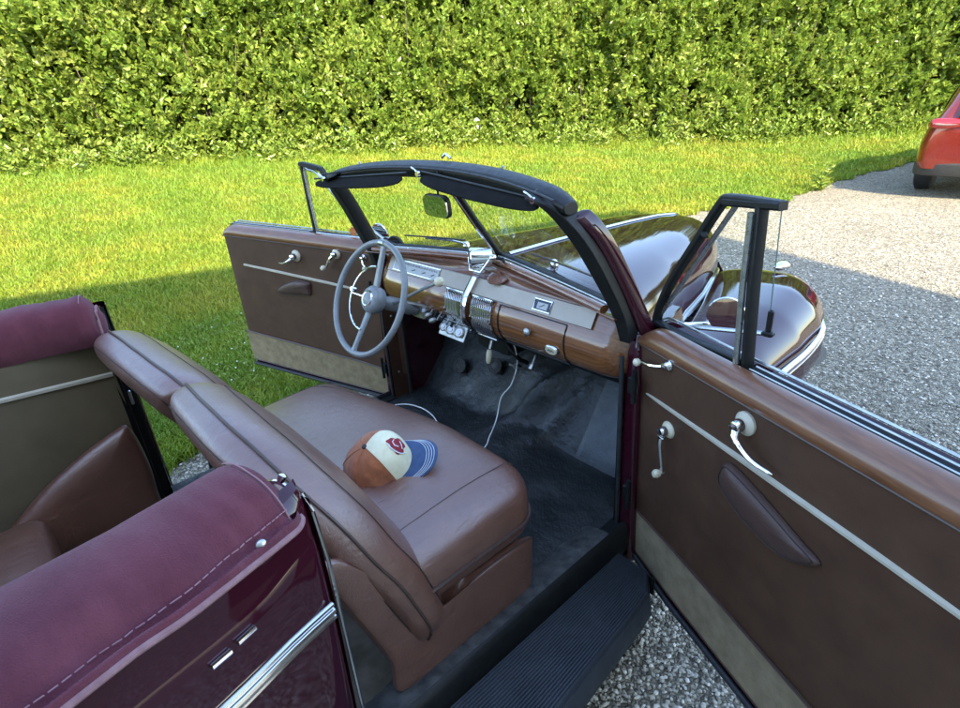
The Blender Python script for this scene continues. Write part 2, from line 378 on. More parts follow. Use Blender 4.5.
for sx in (1, -1):
    g = G(); rows = []
    for i in range(7):
        t = i/6
        xb = BX*t+.004*(1-t); xt = TX*t+.004*(1-t)
        (yb, zb), (yt, zt) = glass_base(xb), glass_top(xt)
        rows.append([(sx*(xb+(xt-xb)*k/6), yb+(yt-yb)*k/6, zb+(zt-zb)*k/6) for k in range(7)])
    g.grid(rows); link('windshield_glass', g, 'glass', ws)
    g = G()   # lower gasket and garnish moulding
    g.tube([(sx*x, glass_base(x)[0]-.004, glass_base(x)[1]+.004) for x in np.linspace(.0,.655,14)], .011, 8)
    g.tube([(sx*x, glass_base(x)[0]-.022, glass_base(x)[1]+.004) for x in np.linspace(.0,.655,14)], .0032, 8, mi=1)
    link('lower_gasket', g, ['rubber','trimchrome'], ws)
    g = G(); g.tube([(sx*x, glass_base(x)[0]-.043, glass_base(x)[1]-.006) for x in np.linspace(.0,.618,14)], .017, 10, flat=.8)
    for x in (.12, .42): g.lathe([(.004,0),(.002,.003)], (sx*x, glass_base(x)[0]-.048, glass_base(x)[1]+.007), (0,0,1), 8, mi=1)
    link('garnish_moulding', g, ['wood','chrome'], ws)
g = G(); g.tube([(0,-.143,1.50),(0,-.02,1.325),(0,.100,1.165)], .0125, 10, up=(1,0,0)); g.tube([(0,-.160,1.50),(0,-.037,1.325),(0,.083,1.165)], .006, 8, mi=1, up=(1,0,0))
link('centre_bar', g, ['black','chrome'], ws)
# sun visors
def visor(P, name='sun_visor'):
    g = G(); top, bot = P; n = 9; rows = []
    for i in range(n):
        t = i/(n-1); a = V(*top[0]).lerp(V(*top[1]), t); b = V(*bot[0]).lerp(V(*bot[1]), t); e = math.sin(math.pi*t)**.35
        c = (a+b)/2; a = c+(a-c)*(.55+.45*e); b = c+(b-c)*(.3+.7*e); th = V(0,-.008*(.3+.7*e),0)
        rows.append([a+V(0,0,.003), a-th, c-th*1.3, b-th, b-V(0,0,.003), b+th, c+th*1.3, a+th])
    g.grid(rows, cu=True, cap=True); v = link(name, g, 'fabric_black', ws, sub=1)
    g = G(); g.tube([V(*top[0])+V(0,-.004,.004), V(*top[1])+V(0,-.004,.004)], .0035, 8); link('visor_rod', g, 'black', v)
visor((((-.69,-.268,1.466),(-.07,-.245,1.518)), ((-.66,-.300,1.438),(-.07,-.292,1.480))))
visor((((.00,-.235,1.524),(.548,-.262,1.482)), ((.02,-.285,1.492),(.550,-.300,1.452))))
# rear-view mirror
g = G(); g.tube([(.055,-.215,1.53),(.058,-.225,1.48),(.055,-.225,1.43)], .004, 8)
mr = link('mirror_stem', g, 'black', ws)
g = G(); c = V(.050,-.232,1.420); ax = V(-.02,-.99,-.10).normalized(); u = ax.cross(V(0,0,1)).normalized(); w = u.cross(ax)
O = [c+u*a+w*b for a, b in rrect(-.062,.062,-.034,.034,.022)]
g.slab(O, ax, .006, mi=1); g.slab([p-ax*.001 for p in [c+u*a+w*b for a, b in rrect(-.065,.065,-.037,.037,.024)]], -ax, .011)
link('mirror_head', g, ['black','mirror'], mr)
# outside mirrors on the windshield posts / doors
g = G(); g.tube(spline([(-.735,.045,1.075),(-.80,.08,1.085),(-.83,.09,1.13)], 5), .006, 8); g.lathe([(.052,0),(.055,.006),(.045,.022),(.015,.032)], (-.835,.085,1.150), (-.25,.95,.1), 24); g.lathe([(.050,0),(.002,.001)], (-.834,.0845,1.150), (.25,-.95,-.1), 24, mi=1)
link('side_mirror', g, ['chrome','mirror'], car)
g = G(); g.lathe([(.045,0),(.048,.006),(.040,.02),(.012,.028)], (-.70,.08,1.115), (-.2,.95,.15), 20); g.tube([(-.70,.10,1.115),(-.70,.07,1.07)], .006, 6)
link('spot_lamp', g, 'black', car)

# ---- dashboard
# profile (y, z) from the glass base down to the under-dash return
def dprof(x):
    a = abs(x); yb, zb = glass_base(min(a, .655)); e = max(0, (a-.56)/.10)
    zt = 1.110-.004*a
    ys = -.012-.004*a
    return [(yb-.045,zb-.018),(yb-.07+(ys-yb)*.15,zb-.020),((yb-.05)*.5+ys*.5,(zb-.02)*.5+zt*.5+.006),(ys+.005,zt+.004),(ys-.002,zt),
            (ys-.020,zt-.030),(ys-.036,zt-.056),(ys-.038,zt-.060),(ys-.052,zt-.085),(ys-.060,zt-.115),(ys-.058,zt-.150),(ys-.045,zt-.185),(ys-.02,zt-.212),(ys+.02,zt-.228),(ys+.07,zt-.230)]
xs = list(np.linspace(-.668,.668,57))
g = G(); rows = []
for x in xs:
    e = max(0, (abs(x)-.575)/.093); rows.append([(x, y+.045*e*e*(1 if k > 3 else 0), z) for k, (y, z) in enumerate(dprof(x))])
g.grid([r[:5] for r in rows], mi=1); g.grid([r[4:] for r in rows], mi=0)
dash = link('dashboard', g, ['wood','pink_top'], car, sub=1, auto=60)
g = G(); rows = []     # taupe metal strip standing 4 mm proud
for x in np.linspace(-.575,.548,40):
    p = dprof(x); row = []
    for t in (0, .04, .25, .5, .75, .96, 1):
        y = np.interp(t, [0,.5,1], [p[4][0], p[5][0], p[6][0]]); z = np.interp(t, [0,.5,1], [p[4][1], p[5][1], p[6][1]])
        o = .002 if t in (0, 1) else .009; row.append((x, y-o*.85, z+o*.4))
    rows.append(row)
g.grid(rows); st = link('metal_strip', g, 'taupe', dash, auto=30)
# frames on the strip
def on_strip(x, t, o=.010):
    p = dprof(x); return V(x, np.interp(t, [0,.5,1], [p[4][0], p[5][0], p[6][0]])-o*.85, np.interp(t, [0,.5,1], [p[4][1], p[5][1], p[6][1]])+o*.4)
def on_wood(x, t, o=.004):
    p = dprof(x)[7:13]; e = max(0, (abs(x)-.575)/.093)**2*.045
    i = t*(len(p)-1); k = min(int(i), len(p)-2); f = i-k
    y = p[k][0]*(1-f)+p[k+1][0]*f+e; z = p[k][1]*(1-f)+p[k+1][1]*f
    n = V(0, p[k+1][1]-p[k][1], -(p[k+1][0]-p[k][0])).normalized(); 
    if n.y > 0: n = -n
    return V(x, y, z)+n*o
def plate(name, x0, x1, t0, t1, mat, fn=on_strip, o=.012, frame='chrome', dark=None, par=None):
    g = G(); c = [fn(x0,t0,o), fn(x1,t0,o), fn(x1,t1,o), fn(x0,t1,o)]; n = (c[1]-c[0]).cross(c[3]-c[0]).normalized()
    if n.y > 0: n = -n
    g.add(c, [(0,1,2,3)], 0, False); g.tube(c, .0035, 6, mi=1, closed=True)
    for q in c: g.lathe([(.0035,-.002),(.0035,.002)], q, n, 6, mi=1)
    return link(name, g, [mat, frame], par or dash, auto=30)
ck = plate('clock', .300, .372, .22, .80, 'dark_glass')
g = G(); g.add([on_strip(x, t, .0130) for x, t in ((.314,.36),(.360,.36),(.360,.70),(.314,.70))], [(0,1,2,3)], 0, False); 
g.tube([on_strip(.337,.52,.0145), on_strip(.345,.42,.0145)], .0012, 4, mi=1); g.tube([on_strip(.337,.52,.0145), on_strip(.326,.60,.0145)], .0012, 4, mi=1)
link('clock_face', g, ['dial','black'], dash)
ip = plate('instrument_cluster', -.53, -.225, .12, .84, 'dial')
g = G()
for x in np.linspace(-.515,-.245,28): g.box(on_strip(x, .30, .0135), (.0015,.001,.009 if round((x+.515)*100) % 4 else .014), mi=0)
for a, b in ((-.47,.62),(-.40,.62),(-.33,.62),(-.27,.62)): g.tube([on_strip(a,b,.0135), on_strip(a+.02,b-.12,.0135)], .0015, 4)
link('instrument_marks', g, 'black', dash)
# chromed radio grille halves and the centre band
def cgrille(x0, x1):
    g = G()
    g.add([on_wood(x, t, .006) for x, t in ((x0,.02),(x1,.02),(x1,.95),(x0,.95))], [(0,1,2,3)], 1, False)
    rr = []
    for i in range(12):
        x = x0+(x1-x0)*i/11; g.tube([on_wood(x, t, .011) for t in (.0,.25,.5,.75,.96)], .0027, 6)
    g.tube([on_wood(x0,t,.012) for t in (0,.5,.97)]+[on_wood(x1,t,.012) for t in (.97,.5,0)], .004, 6, closed=True)
    link('speaker_grille', g, ['chrome','black'], dash)
cgrille(-.150, -.052); cgrille(.002, .108)
g = G(); rows = []
for i in range(13):
    t = i/12
    if t < .45: u = t/.45; p = on_strip(-.018-.012*u, u*1.05, .018)
    else: u = (t-.45)/.55; p = on_wood(-.030-.004*u, u*.98, .018)
    w = .0155; rows.append([p+V(-w,.012,0), p+V(-w,-.004,0), p+V(-w*.45,-.007,.001), p+V(-w*.25,-.001,0), p+V(w*.25,-.001,0), p+V(w*.45,-.007,.001), p+V(w,-.004,0), p+V(w,.012,0)])
g.grid(rows, cap=True); link('centre_band', g, 'chrome', dash)
# glove box: seams, knob, oval badge
g = G()
for x in (.142, .452): g.tube([on_wood(x, t, .001) for t in np.linspace(.03,.98,9)], .0028, 5)
g.tube([on_wood(x, .99, .001) for x in np.linspace(.142,.452,12)], .0028, 5); g.tube([on_wood(x, .02, .001) for x in np.linspace(.142,.452,12)], .0022, 5)
link('glove_box_gap', g, 'black', dash)
g = G(); p = on_wood(.300,.42,.0); g.lathe([(.008,0),(.008,.008),(.014,.010),(.015,.016),(.010,.021),(.003,.022)], p, (0,-1,.1), 18); link('glove_box_knob', g, 'steel', dash)
g = G(); p = on_wood(.398,.66,.003); n = V(0,-.97,-.20).normalized(); g.lathe([(.033,0),(.032,.003),(.025,.004)], p, n, 24, sq=(1,.60)); g.lathe([(.025,.004),(.024,.0055),(.001,.006)], p, n, 24, mi=1, sq=(1,.60))
for k in range(5): g.box(p+V(-.012+.006*k,-.006,-.001+.002*(k % 2)), (.003,.002,.009-.002*abs(k-2)), mi=2)
link('oval_badge', g, ['chrome','ivory','seam'], dash)
g = G()   # under-dash hardware: bracket with two round dials
for x, r in ((-.150,.017),(-.105,.021),(-.055,.021)):
    g.lathe([(r,0),(r,.006),(r*.82,.008),(r*.78,.004),(r*.45,.004),(r*.42,.007),(r*.1,.008)], (x,-.098,.900), (.35,-.78,.50), 22)
g.box((-.10,-.090,.893), (.155,.006,.062), rot=Matrix.Rotation(R(-30),3,'X'), bev=.002); g.box((-.11,-.06,.93), (.15,.05,.004), bev=.001)
for i in range(7): g.tube([(-.26+.03*i,-.06,.94),(-.25+.03*i,-.10,.915+.012*hash2(i,2))], .004+.002*(i % 2), 6, mi=i % 2)
g.lathe([(.010,0),(.012,.02),(.006,.03)], (-.24,-.09,.93), (0,-1,0), 10); g.lathe([(.010,0),(.012,.02),(.006,.03)], (-.20,-.10,.92), (0,-1,0), 10)
link('control_panel', g, ['steel','black'], dash)
g = G(); g.tube([(.06,-.03,.875),(.062,-.045,.845)], .007, 8); g.lathe([(.009,0),(.012,.012),(.011,.045),(.006,.055)], (.062,-.048,.842), (0,-.2,-1), 12, mi=1); link('pull_handle', g, ['steel','ivory'], dash); g = G(); g.tube([(.26,.0,.86),(.27,-.03,.835)], .005, 8); g.lathe([(.009,0),(.010,.018)], (.27,-.03,.835), (0,-.5,-.5), 10)
link('pull_handle', g, ['steel','ivory'], dash)
g = G(); rows = []   # dark lower dash backing
for x in np.linspace(-.65,.65,14): rows.append([(x,.0,.905),(x,.03,.85),(x,.10,.84),(x*.75,.40,.84)])
g.grid(rows); link('under_dash', g, 'black', dash)
# chrome compass on the dash top + suction foot
g = G(); ax = V(-.55,-.80,.05).normalized(); c = V(.005,-.025,1.192)
g.lathe([(.026,-.054),(.035,-.048),(.036,-.02),(.038,.0),(.039,.018),(.040,.030),(.036,.034),(.033,.026)], c, ax, 32); g.lathe([(.033,.026),(.02,.034),(.002,.036)], c, ax, 32, mi=1)
g.box(c+V(0,0,-.050), (.04,.035,.014), bev=.003); g.tube([c+V(-.045,0,.0), c+V(-.03,-.02,-.045), c+V(.03,-.02,-.045), c+V(.05,.01,0)], .004, 8)
g.lathe([(.012,0),(.010,.012),(.004,.016)], c+V(.055,.02,.006), V(1,.3,0), 12); g.tube([c+V(.04,.03,0), c+V(.075,.055,-.005), c+V(.085,.06,-.04)], .007, 8, mi=2)
link('dash_compass', g, ['chrome','dark_glass','black'], dash)
g = G(); g.lathe([(.048,0),(.046,.004),(.012,.007),(.004,.03)], (.088,.000,1.128), (0,-.35,.93), 28); link('suction_foot', g, 'pink_top', dash)

# ---- steering column, wheel, levers
hub = V(-.34,-.300,1.035); ca = V(0,.89,-.455).normalized()
g = G(); g.lathe([(.024,.03),(.026,.08),(.029,.085),(.029,.20),(.025,.21),(.025,.62)], hub, ca, 20); col = link('steering_column', g, 'plastic', car)
g = G(); g.tube([hub+ca*.14+V(0,0,.02), hub+ca*.30+V(.05,0,.03), hub+ca*.40+V(.10,0,.02)], .009, 8); g.box(hub+ca*.26+V(.01,0,.0), (.10,.06,.05), bev=.01); link('column_bracket', g, 'steel', col)
g = G(); A = hub+ca*.10; K = V(.030,-.235,1.160); g.tube(spline([A, A.lerp(K,.12)+V(0,0,-.006), A.lerp(K,.6), K], 5), [.008]*6+[.006]*10, 8); g.lathe([(.006,-.020),(.014,-.012),(.0185,.0),(.014,.013),(.004,.019)], K, (K-A), 14, mi=1)
link('gear_lever', g, ['plastic','ivory'], col)
u1 = V(0,.455,.89).normalized(); u0 = V(1,0,0)
sw = G(); RR = .224
ring = [hub-ca*.012+u0*RR*math.cos(t)+u1*RR*math.sin(t) for t in [2*math.pi*k/72 for k in range(72)]]
sw.tube(ring, .0125, 12, closed=True, up=ca)
wheel = link('steering_wheel', sw, 'plastic', car)
g = G(); g.lathe([(.030,.05),(.050,.04),(.056,.02),(.055,.0),(.046,-.012),(.030,-.018)], hub, ca, 30); link('hub', g, 'plastic', wheel)
g = G(); g.lathe([(.030,-.014),(.034,-.017),(.030,-.022),(.026,-.020)], hub, ca, 30); g.lathe([(.026,-.020),(.015,-.024),(.001,-.025)], hub, ca, 24, mi=1); link('horn_button', g, ['chrome','plastic'], wheel)
for ang, wd in ((88, .020), (268, .018)):
    d = u0*math.cos(R(ang))+u1*math.sin(R(ang)); s = ca.cross(d).normalized(); rows = []
    for i in range(13):
        t = i/12; r = .035+(RR-.035)*t; q = hub+d*r-ca*(-.012+.022*t); w = wd*(1.15-.35*t)+.012*max(0, t-.85)*4; h = .010
        rows.append([q+s*w, q+s*w*.6+ca*h, q-s*w*.6+ca*h, q-s*w, q-s*w*.6-ca*h, q+s*w*.6-ca*h])
    g = G(); g.grid(rows, cu=True, cap=True); link('spoke', g, 'plastic', wheel, sub=1)
g = G(); P = [hub-ca*.010+u0*.128*math.cos(t)+u1*.128*math.sin(t) for t in [R(92+178*k/36) for k in range(37)]]
g.tube(P, .0042, 8, up=ca)
for a in (180,): g.tube([hub-ca*.004+u0*.05*math.cos(R(a))+u1*.05*math.sin(R(a)), hub-ca*.010+u0*.128*math.cos(R(a))+u1*.128*math.sin(R(a))], .0038, 8)
g.lathe([(.009,-.01),(.009,.01)], hub-ca*.012-u0*.12+u1*.015, ca, 12)
link('horn_ring', g, 'chrome', wheel)
g = G(); g.lathe([(.0145,-.016),(.0145,.016)], hub-ca*.012+u1*RR, u0, 14); link('rim_clip', g, 'steel', wheel)

# ---- floor, toe board, pedals
def floor_z(x, y):
    z = .362+.0
    if y > .12: z += (y-.12)*1.35 if y < .36 else .324+(y-.36)*2.5
    hump = math.exp(-((x-.02)/.15)**2)*max(0, min(1, (y+.25)/.5))*.115
    z = z+hump*(1 if y < .2 else max(.25, 1-(y-.2)*2.5))
    z += .006*math.sin(7*x+3*y)*math.sin(9*y-2*x)
    fold = math.exp(-(((x-.10)-.8*(y-.2))/.030)**2)*math.exp(-((y-.20)/.15)**2)*.050
    return z+fold+math.exp(-(((x-.22)-.6*(y-.2))/.028)**2)*math.exp(-((y-.20)/.13)**2)*.038
g = G(); rows = []
for i in range(60):
    y = -.50+.95*i/59; rows.append([(x, y, floor_z(x, y)) for x in np.linspace(-.655,.655,70)])
g.grid(rows); fm = link('rubber_floor_mat', g, 'mat', car)
g = G()   # raised loose mat with a bevelled edge, passenger side
def mslab(x0, x1, y0, y1, h=.010):
    rows = []
    for i in range(25):
        y = y0+(y1-y0)*i/24; rows.append([(x, y, floor_z(x, y)+(.001 if i in (0, 24) or j in (0, 24) else h*(.6 if (i in (1,23) or j in (1,23)) else 1))+.004*hash2(x*3,y*4)*0) for j, x in enumerate(np.linspace(x0, x1, 25))])
    return rows
g.grid(mslab(.10,.615,-.47,.13)); link('loose_mat', g, 'mat', car)
g = G(); g.grid(mslab(-.60,-.10,-.40,.16)); link('loose_mat', g, 'mat', car)
g = G(); g.grid(mslab(.34,.63,.135,.36,.007)); link('toe_board_pad', g, 'pad', car)  # raised pad added where the toe board reflects light
g = G(); rows = []
for i in range(12):
    y = -2.0+1.55*i/11; rows.append([(x, y, .335+.05*math.exp(-(x/.12)**2)) for x in np.linspace(-.69,.69,40)])
g.grid(rows); link('floor_carpet', g, 'floor_carpet', car)
for k, (x, y, z) in enumerate(((-.44,.20,.52),(-.22,.235,.575))):
    g = G()
    g.lathe([(.040,0),(.040,.008),(.033,.012),(.028,.009),(.022,.012),(.016,.009),(.010,.012),(.003,.011)], (x,y,z), (.1,-.85,.45), 26)
    g.tube(spline([(x,y+.01,z),(x+.05,y+.03,z-.045),(x+.13,y+.06,z-.03),(x+.20,y+.10,z+.02)], 5), .010, 8, mi=1); g.tube([(x+.05,y+.03,z-.045),(x+.03,y+.03,z-.12)], .008, 8, mi=1); link('pedal', g, ['scuff','black'], car)
g = G(); g.lathe([(.018,0),(.018,.012),(.010,.015)], (-.36,.33,.66), (0,-.7,.6), 14)
link('foot_switch', g, 'black', car)
g = G(); g.box((-.06,.22,.545), (.055,.16,.012), rot=Matrix.Rotation(R(50),3,'X') @ Matrix.Rotation(R(10),3,'Z'), bev=.004); link('accelerator', g, 'rubber', car)
g = G(); g.tube([(.01,.28,.60),(-.03,.20,.64),(-.06,.17,.66)], .006, 8); g.lathe([(.014,0),(.014,.03),(.006,.036)], (-.10,.26,.60), (.4,-.6,.4), 12); g.tube([(-.16,.24,.52),(-.12,.27,.56),(-.05,.3,.6)], .009, 8)
link('linkage', g, 'steel', car)
# heater box / cables under the dash
g = G(); g.box((-.10,.20,.80), (.22,.16,.16), bev=.02); g.tube(spline([(.0,.10,.80),(.05,.12,.74),(.02,.2,.68)], 5), .010, 8); g.tube(spline([(-.2,.05,.86),(-.22,.12,.78),(-.3,.22,.75)], 5), .006, 6)
link('heater_box', g, 'black', car)
# fire wall
g = G(); g.add([(-.52,.47,.28),(.52,.47,.28),(.50,.44,.86),(-.50,.44,.86)], [(0,1,2,3)], 0, False); link('firewall', g, 'black', car)

# ---- sills and running boards
for sx in (1, -1):
    g = G(); rows = []
    for i in range(25):
        y0_ = -1.14 if sx > 0 else -.98; y = y0_+(-.06-y0_)*i/24; n = .004*hash2(y*9, 1)
        rows.append([(sx*.640,y,.345),(sx*.655,y,.372+n),(sx*.694,y,.375-n),(sx*.698,y,.388),(sx*.706,y,.392),(sx*.714,y,.388),(sx*.722,y,.370),(sx*.730,y,.30),(sx*.70,y,.22)])
    g.grid(rows, cap=True); sl = link('door_sill', g, 'black', car, auto=50)
    g = G(); rows = []; rr = random.Random(3)
    for i in range(60):
        y = -1.12+.97*i/59; w = .004+.006*rr.random(); rows.append([(sx*(.626-w*2.0),y,.372),(sx*(.640-w*1.2),y,.382+.005*rr.random()),(sx*.668,y,.390+.003*rr.random()),(sx*(.692+w*.3),y,.396+.002*rr.random()),(sx*.7085,y,.396)])
    g.grid(rows); link('worn_edge_trim', g, 'scuff', sl)
    g = G(); rows = []     # ribbed running board
    n = 26
    for i in range(22):
        y = (-1.62 if sx > 0 else -.92)+(1.50 if sx > 0 else .80)*i/21; row = []; e = max(0, (y+.22)/.10); xo = .955-.05*max(0,(y+.75)/.6)-.05*e*e
        for k in range(n*4+1):
            t = k/(n*4); x = .722+(xo-.722)*t; rib = .0055*(1 if k % 4 in (1, 2) else 0)
            z = .300+rib*(1 if t < .97 else 0)-.055*max(0, (t-.86)/.14)**2; row.append((sx*x, y, z))
        row.append((sx*(xo+.002), y, .215)); rows.append(row)
    g.grid(rows, smooth=False); rb = link('running_board', g, 'board_rubber', car, auto=None)
    g = G(); yb_ = -1.62 if sx > 0 else -.92; g.add([(sx*.73,yb_,.22),(sx*.93,yb_,.22),(sx*.86,-.12,.22),(sx*.73,-.12,.22)], [(0,1,2,3)], 0, False); g.box((sx*.80,-.122,.255), (.14,.006,.07)); link('board_underside', g, 'black', rb)

# ---- front bench seat
fs = G()
CO = rrect(-.60,.676,-.985,-.432,.095)
def fcush(a, b, c): # c thickness coordinate
    z = .680+c+.145*min(0, a-.30)*(1 if c > 0 else .35)-.022*((a/.68)**4)*(1 if c > 0 else .3)+.018*math.exp(-((b+.62)/.2)**2)*(1 if c > 0 else 0)
    z += (.010*math.sin(a*9+1)*math.sin(b*11) if c > 0 else 0)*.4
    return (a, b+.02*(z-.69), z)
fs.pillow(CO, .262, fcush, rings=14, p=4.2)
cush = link('seat_cushion', fs, 'leather', car, sub=1)
def ctop(x, y):
    O = CO; # approximate radial parameter
    cx, cy = sum(p[0] for p in O)/len(O), sum(p[1] for p in O)/len(O)
    best = 0
    r = max(abs(x-cx)/.638, abs(y-cy)/.2765); r = min(.995, r)
    t = (1-r**4.2)**(1/4.2)*.131
    return fcush(x, y, t)
for sx in (1, -1):
    g = G()
    for o in (0,):
        g.tube([V(*ctop((.575+o) if sx > 0 else (-.50+o), y))+V(0,0,-.0005) for y in np.linspace(-.95,-.448,40)], .0014, 5)
    link('cushion_seam', g, 'piping', cush)
g = G(); g.tube([V(*ctop(x, -.60+.12*math.cos(x*2.2)))+V(0,0,-.0008) for x in np.linspace(-.58,-.02,30)], .0016, 5)
link('cushion_seam', g, 'seam', cush)
g = G(); P = [V(p[0]*1.0, p[1]+.0, .600) for p in CO]; g.tube([fcush(p[0]*1.002, p[1]*1.0, -.02) for p in CO], .0055, 6, closed=True); link('cushion_piping', g, 'piping', cush)
# seat frame under the cushion with upholstered side shields
g = G(); g.box((.03,-.70,.435), (1.22,.44,.18), bev=.01)
base = link('seat_base', g, 'leather', car)
for sx, xs_ in ((1, .656), (-1, -.600)):
    SH = spline([(-1.092,.90),(-1.068,.81),(-1.015,.65),(-.970,.50),(-.955,.375),(-.70,.36),(-.50,.36),(-.470,.40),(-.462,.52),(-.474,.572),(-.60,.585),(-.70,.580),(-.745,.550),(-.775,.490),(-.815,.475),(-.855,.49),(-.900,.56),(-.955,.68),(-1.000,.80),(-1.040,.89)], 4, closed=True)
    g = G(); g.pillow(SH, .036, lambda a, b, c: (xs_+sx*c, a, b), rings=7, p=4); link('side_shield', g, 'leather', base, sub=1)
    g = G(); g.tube([(xs_+sx*.012, a, b+.001) for a, b in SH[36:72]], .0032, 6); link('shield_piping', g, 'piping', base)
    g = G(); g.tube([(xs_,-.955,.385),(xs_+sx*.010,-.968,.372),(xs_+sx*.014,-.950,.360),(xs_+sx*.006,-.90,.350)], .008, 8); link('seat_slide', g, 'chrome', base)
# split back rests
def yback(z): return -.868-.228*(max(0, z-.54)/.54)**1.25+.03*max(0,(.54-z))
def back(sx):
    if sx > 0: K = [(.010,.46),(.010,.75),(.010,1.02),(.040,1.080),(.16,1.092),(.30,1.090),(.42,1.070),(.52,1.030),(.60,.958),(.648,.86),(.674,.745),(.684,.64),(.680,.54),(.64,.475),(.54,.45),(.38,.44),(.20,.44)]
    else: K = [(.010,.46),(.010,.75),(.010,1.02),(.040,1.078),(.16,1.096),(.32,1.106),(.48,1.108),(.58,1.100),(.655,1.058),(.698,.97),(.712,.85),(.708,.70),(.690,.54),(.64,.475),(.54,.45),(.38,.44),(.20,.44)]
    O = spline(K, 5, closed=True)
    def f(a, b, c):
        k = max(0, min(1, (b-.50)/.56)); wr = .0012*math.sin(a*27+b*11)*math.sin(b*19-a*7)+.0025*math.sin(b*34+a*3)*math.exp(-((a-.60)/.12)**2)*math.exp(-((b-.75)/.2)**2)
        y = yback(b)+(c*(.98+.18*k) if c > 0 else c*(.66+.46*k**1.3))
        if sx < 0: y -= .050*(a/.70)*k
        return (sx*a*(1+.02*(1 if sx > 0 else 0)), y+wr, b+.014*k*min(1, (1-abs(c)/.1))+(.016 if sx > 0 else .0))
    g = G(); g.pillow(O, .210, f, rings=16, p=3.0)
    o = link('backrest', g, 'leather', car, sub=1)
    g = G(); rim = [V(*f(a, b, -.001)) for a, b in O]; cc = V(sx*.35, 0, .75)
    g.tube([p+(p-V(cc.x,p.y,cc.z)).normalized()*.0015 for p in rim], .0038, 8, closed=True); link('back_piping', g, 'piping', o)
    C = np.array(O).mean(0)
    for sg in (1, -1):
        g = G(); P = []; k = .93
        for a, b in O[9:68]:
            q = C+(np.array((a, b))-C)*k; t = sg*(1-k**3.0)**(1/3.0)*.105; P.append(V(*f(q[0], q[1], t))+V(0,sg*.0012,.0008))
        g.tube(P, .0011, 5); link('back_stitching', g, 'seam', o)
    if sx < 0:
        g = G(); q = []
        for t in np.linspace(-.8, .9, 12): k = (1-abs(t)**2.35)**(1/2.35); a = .050; q.append(V(*f(a+.0, 1.02+.065*k, .0925*t))+V(0,0,.008))
    return o
back(1); back(-1)

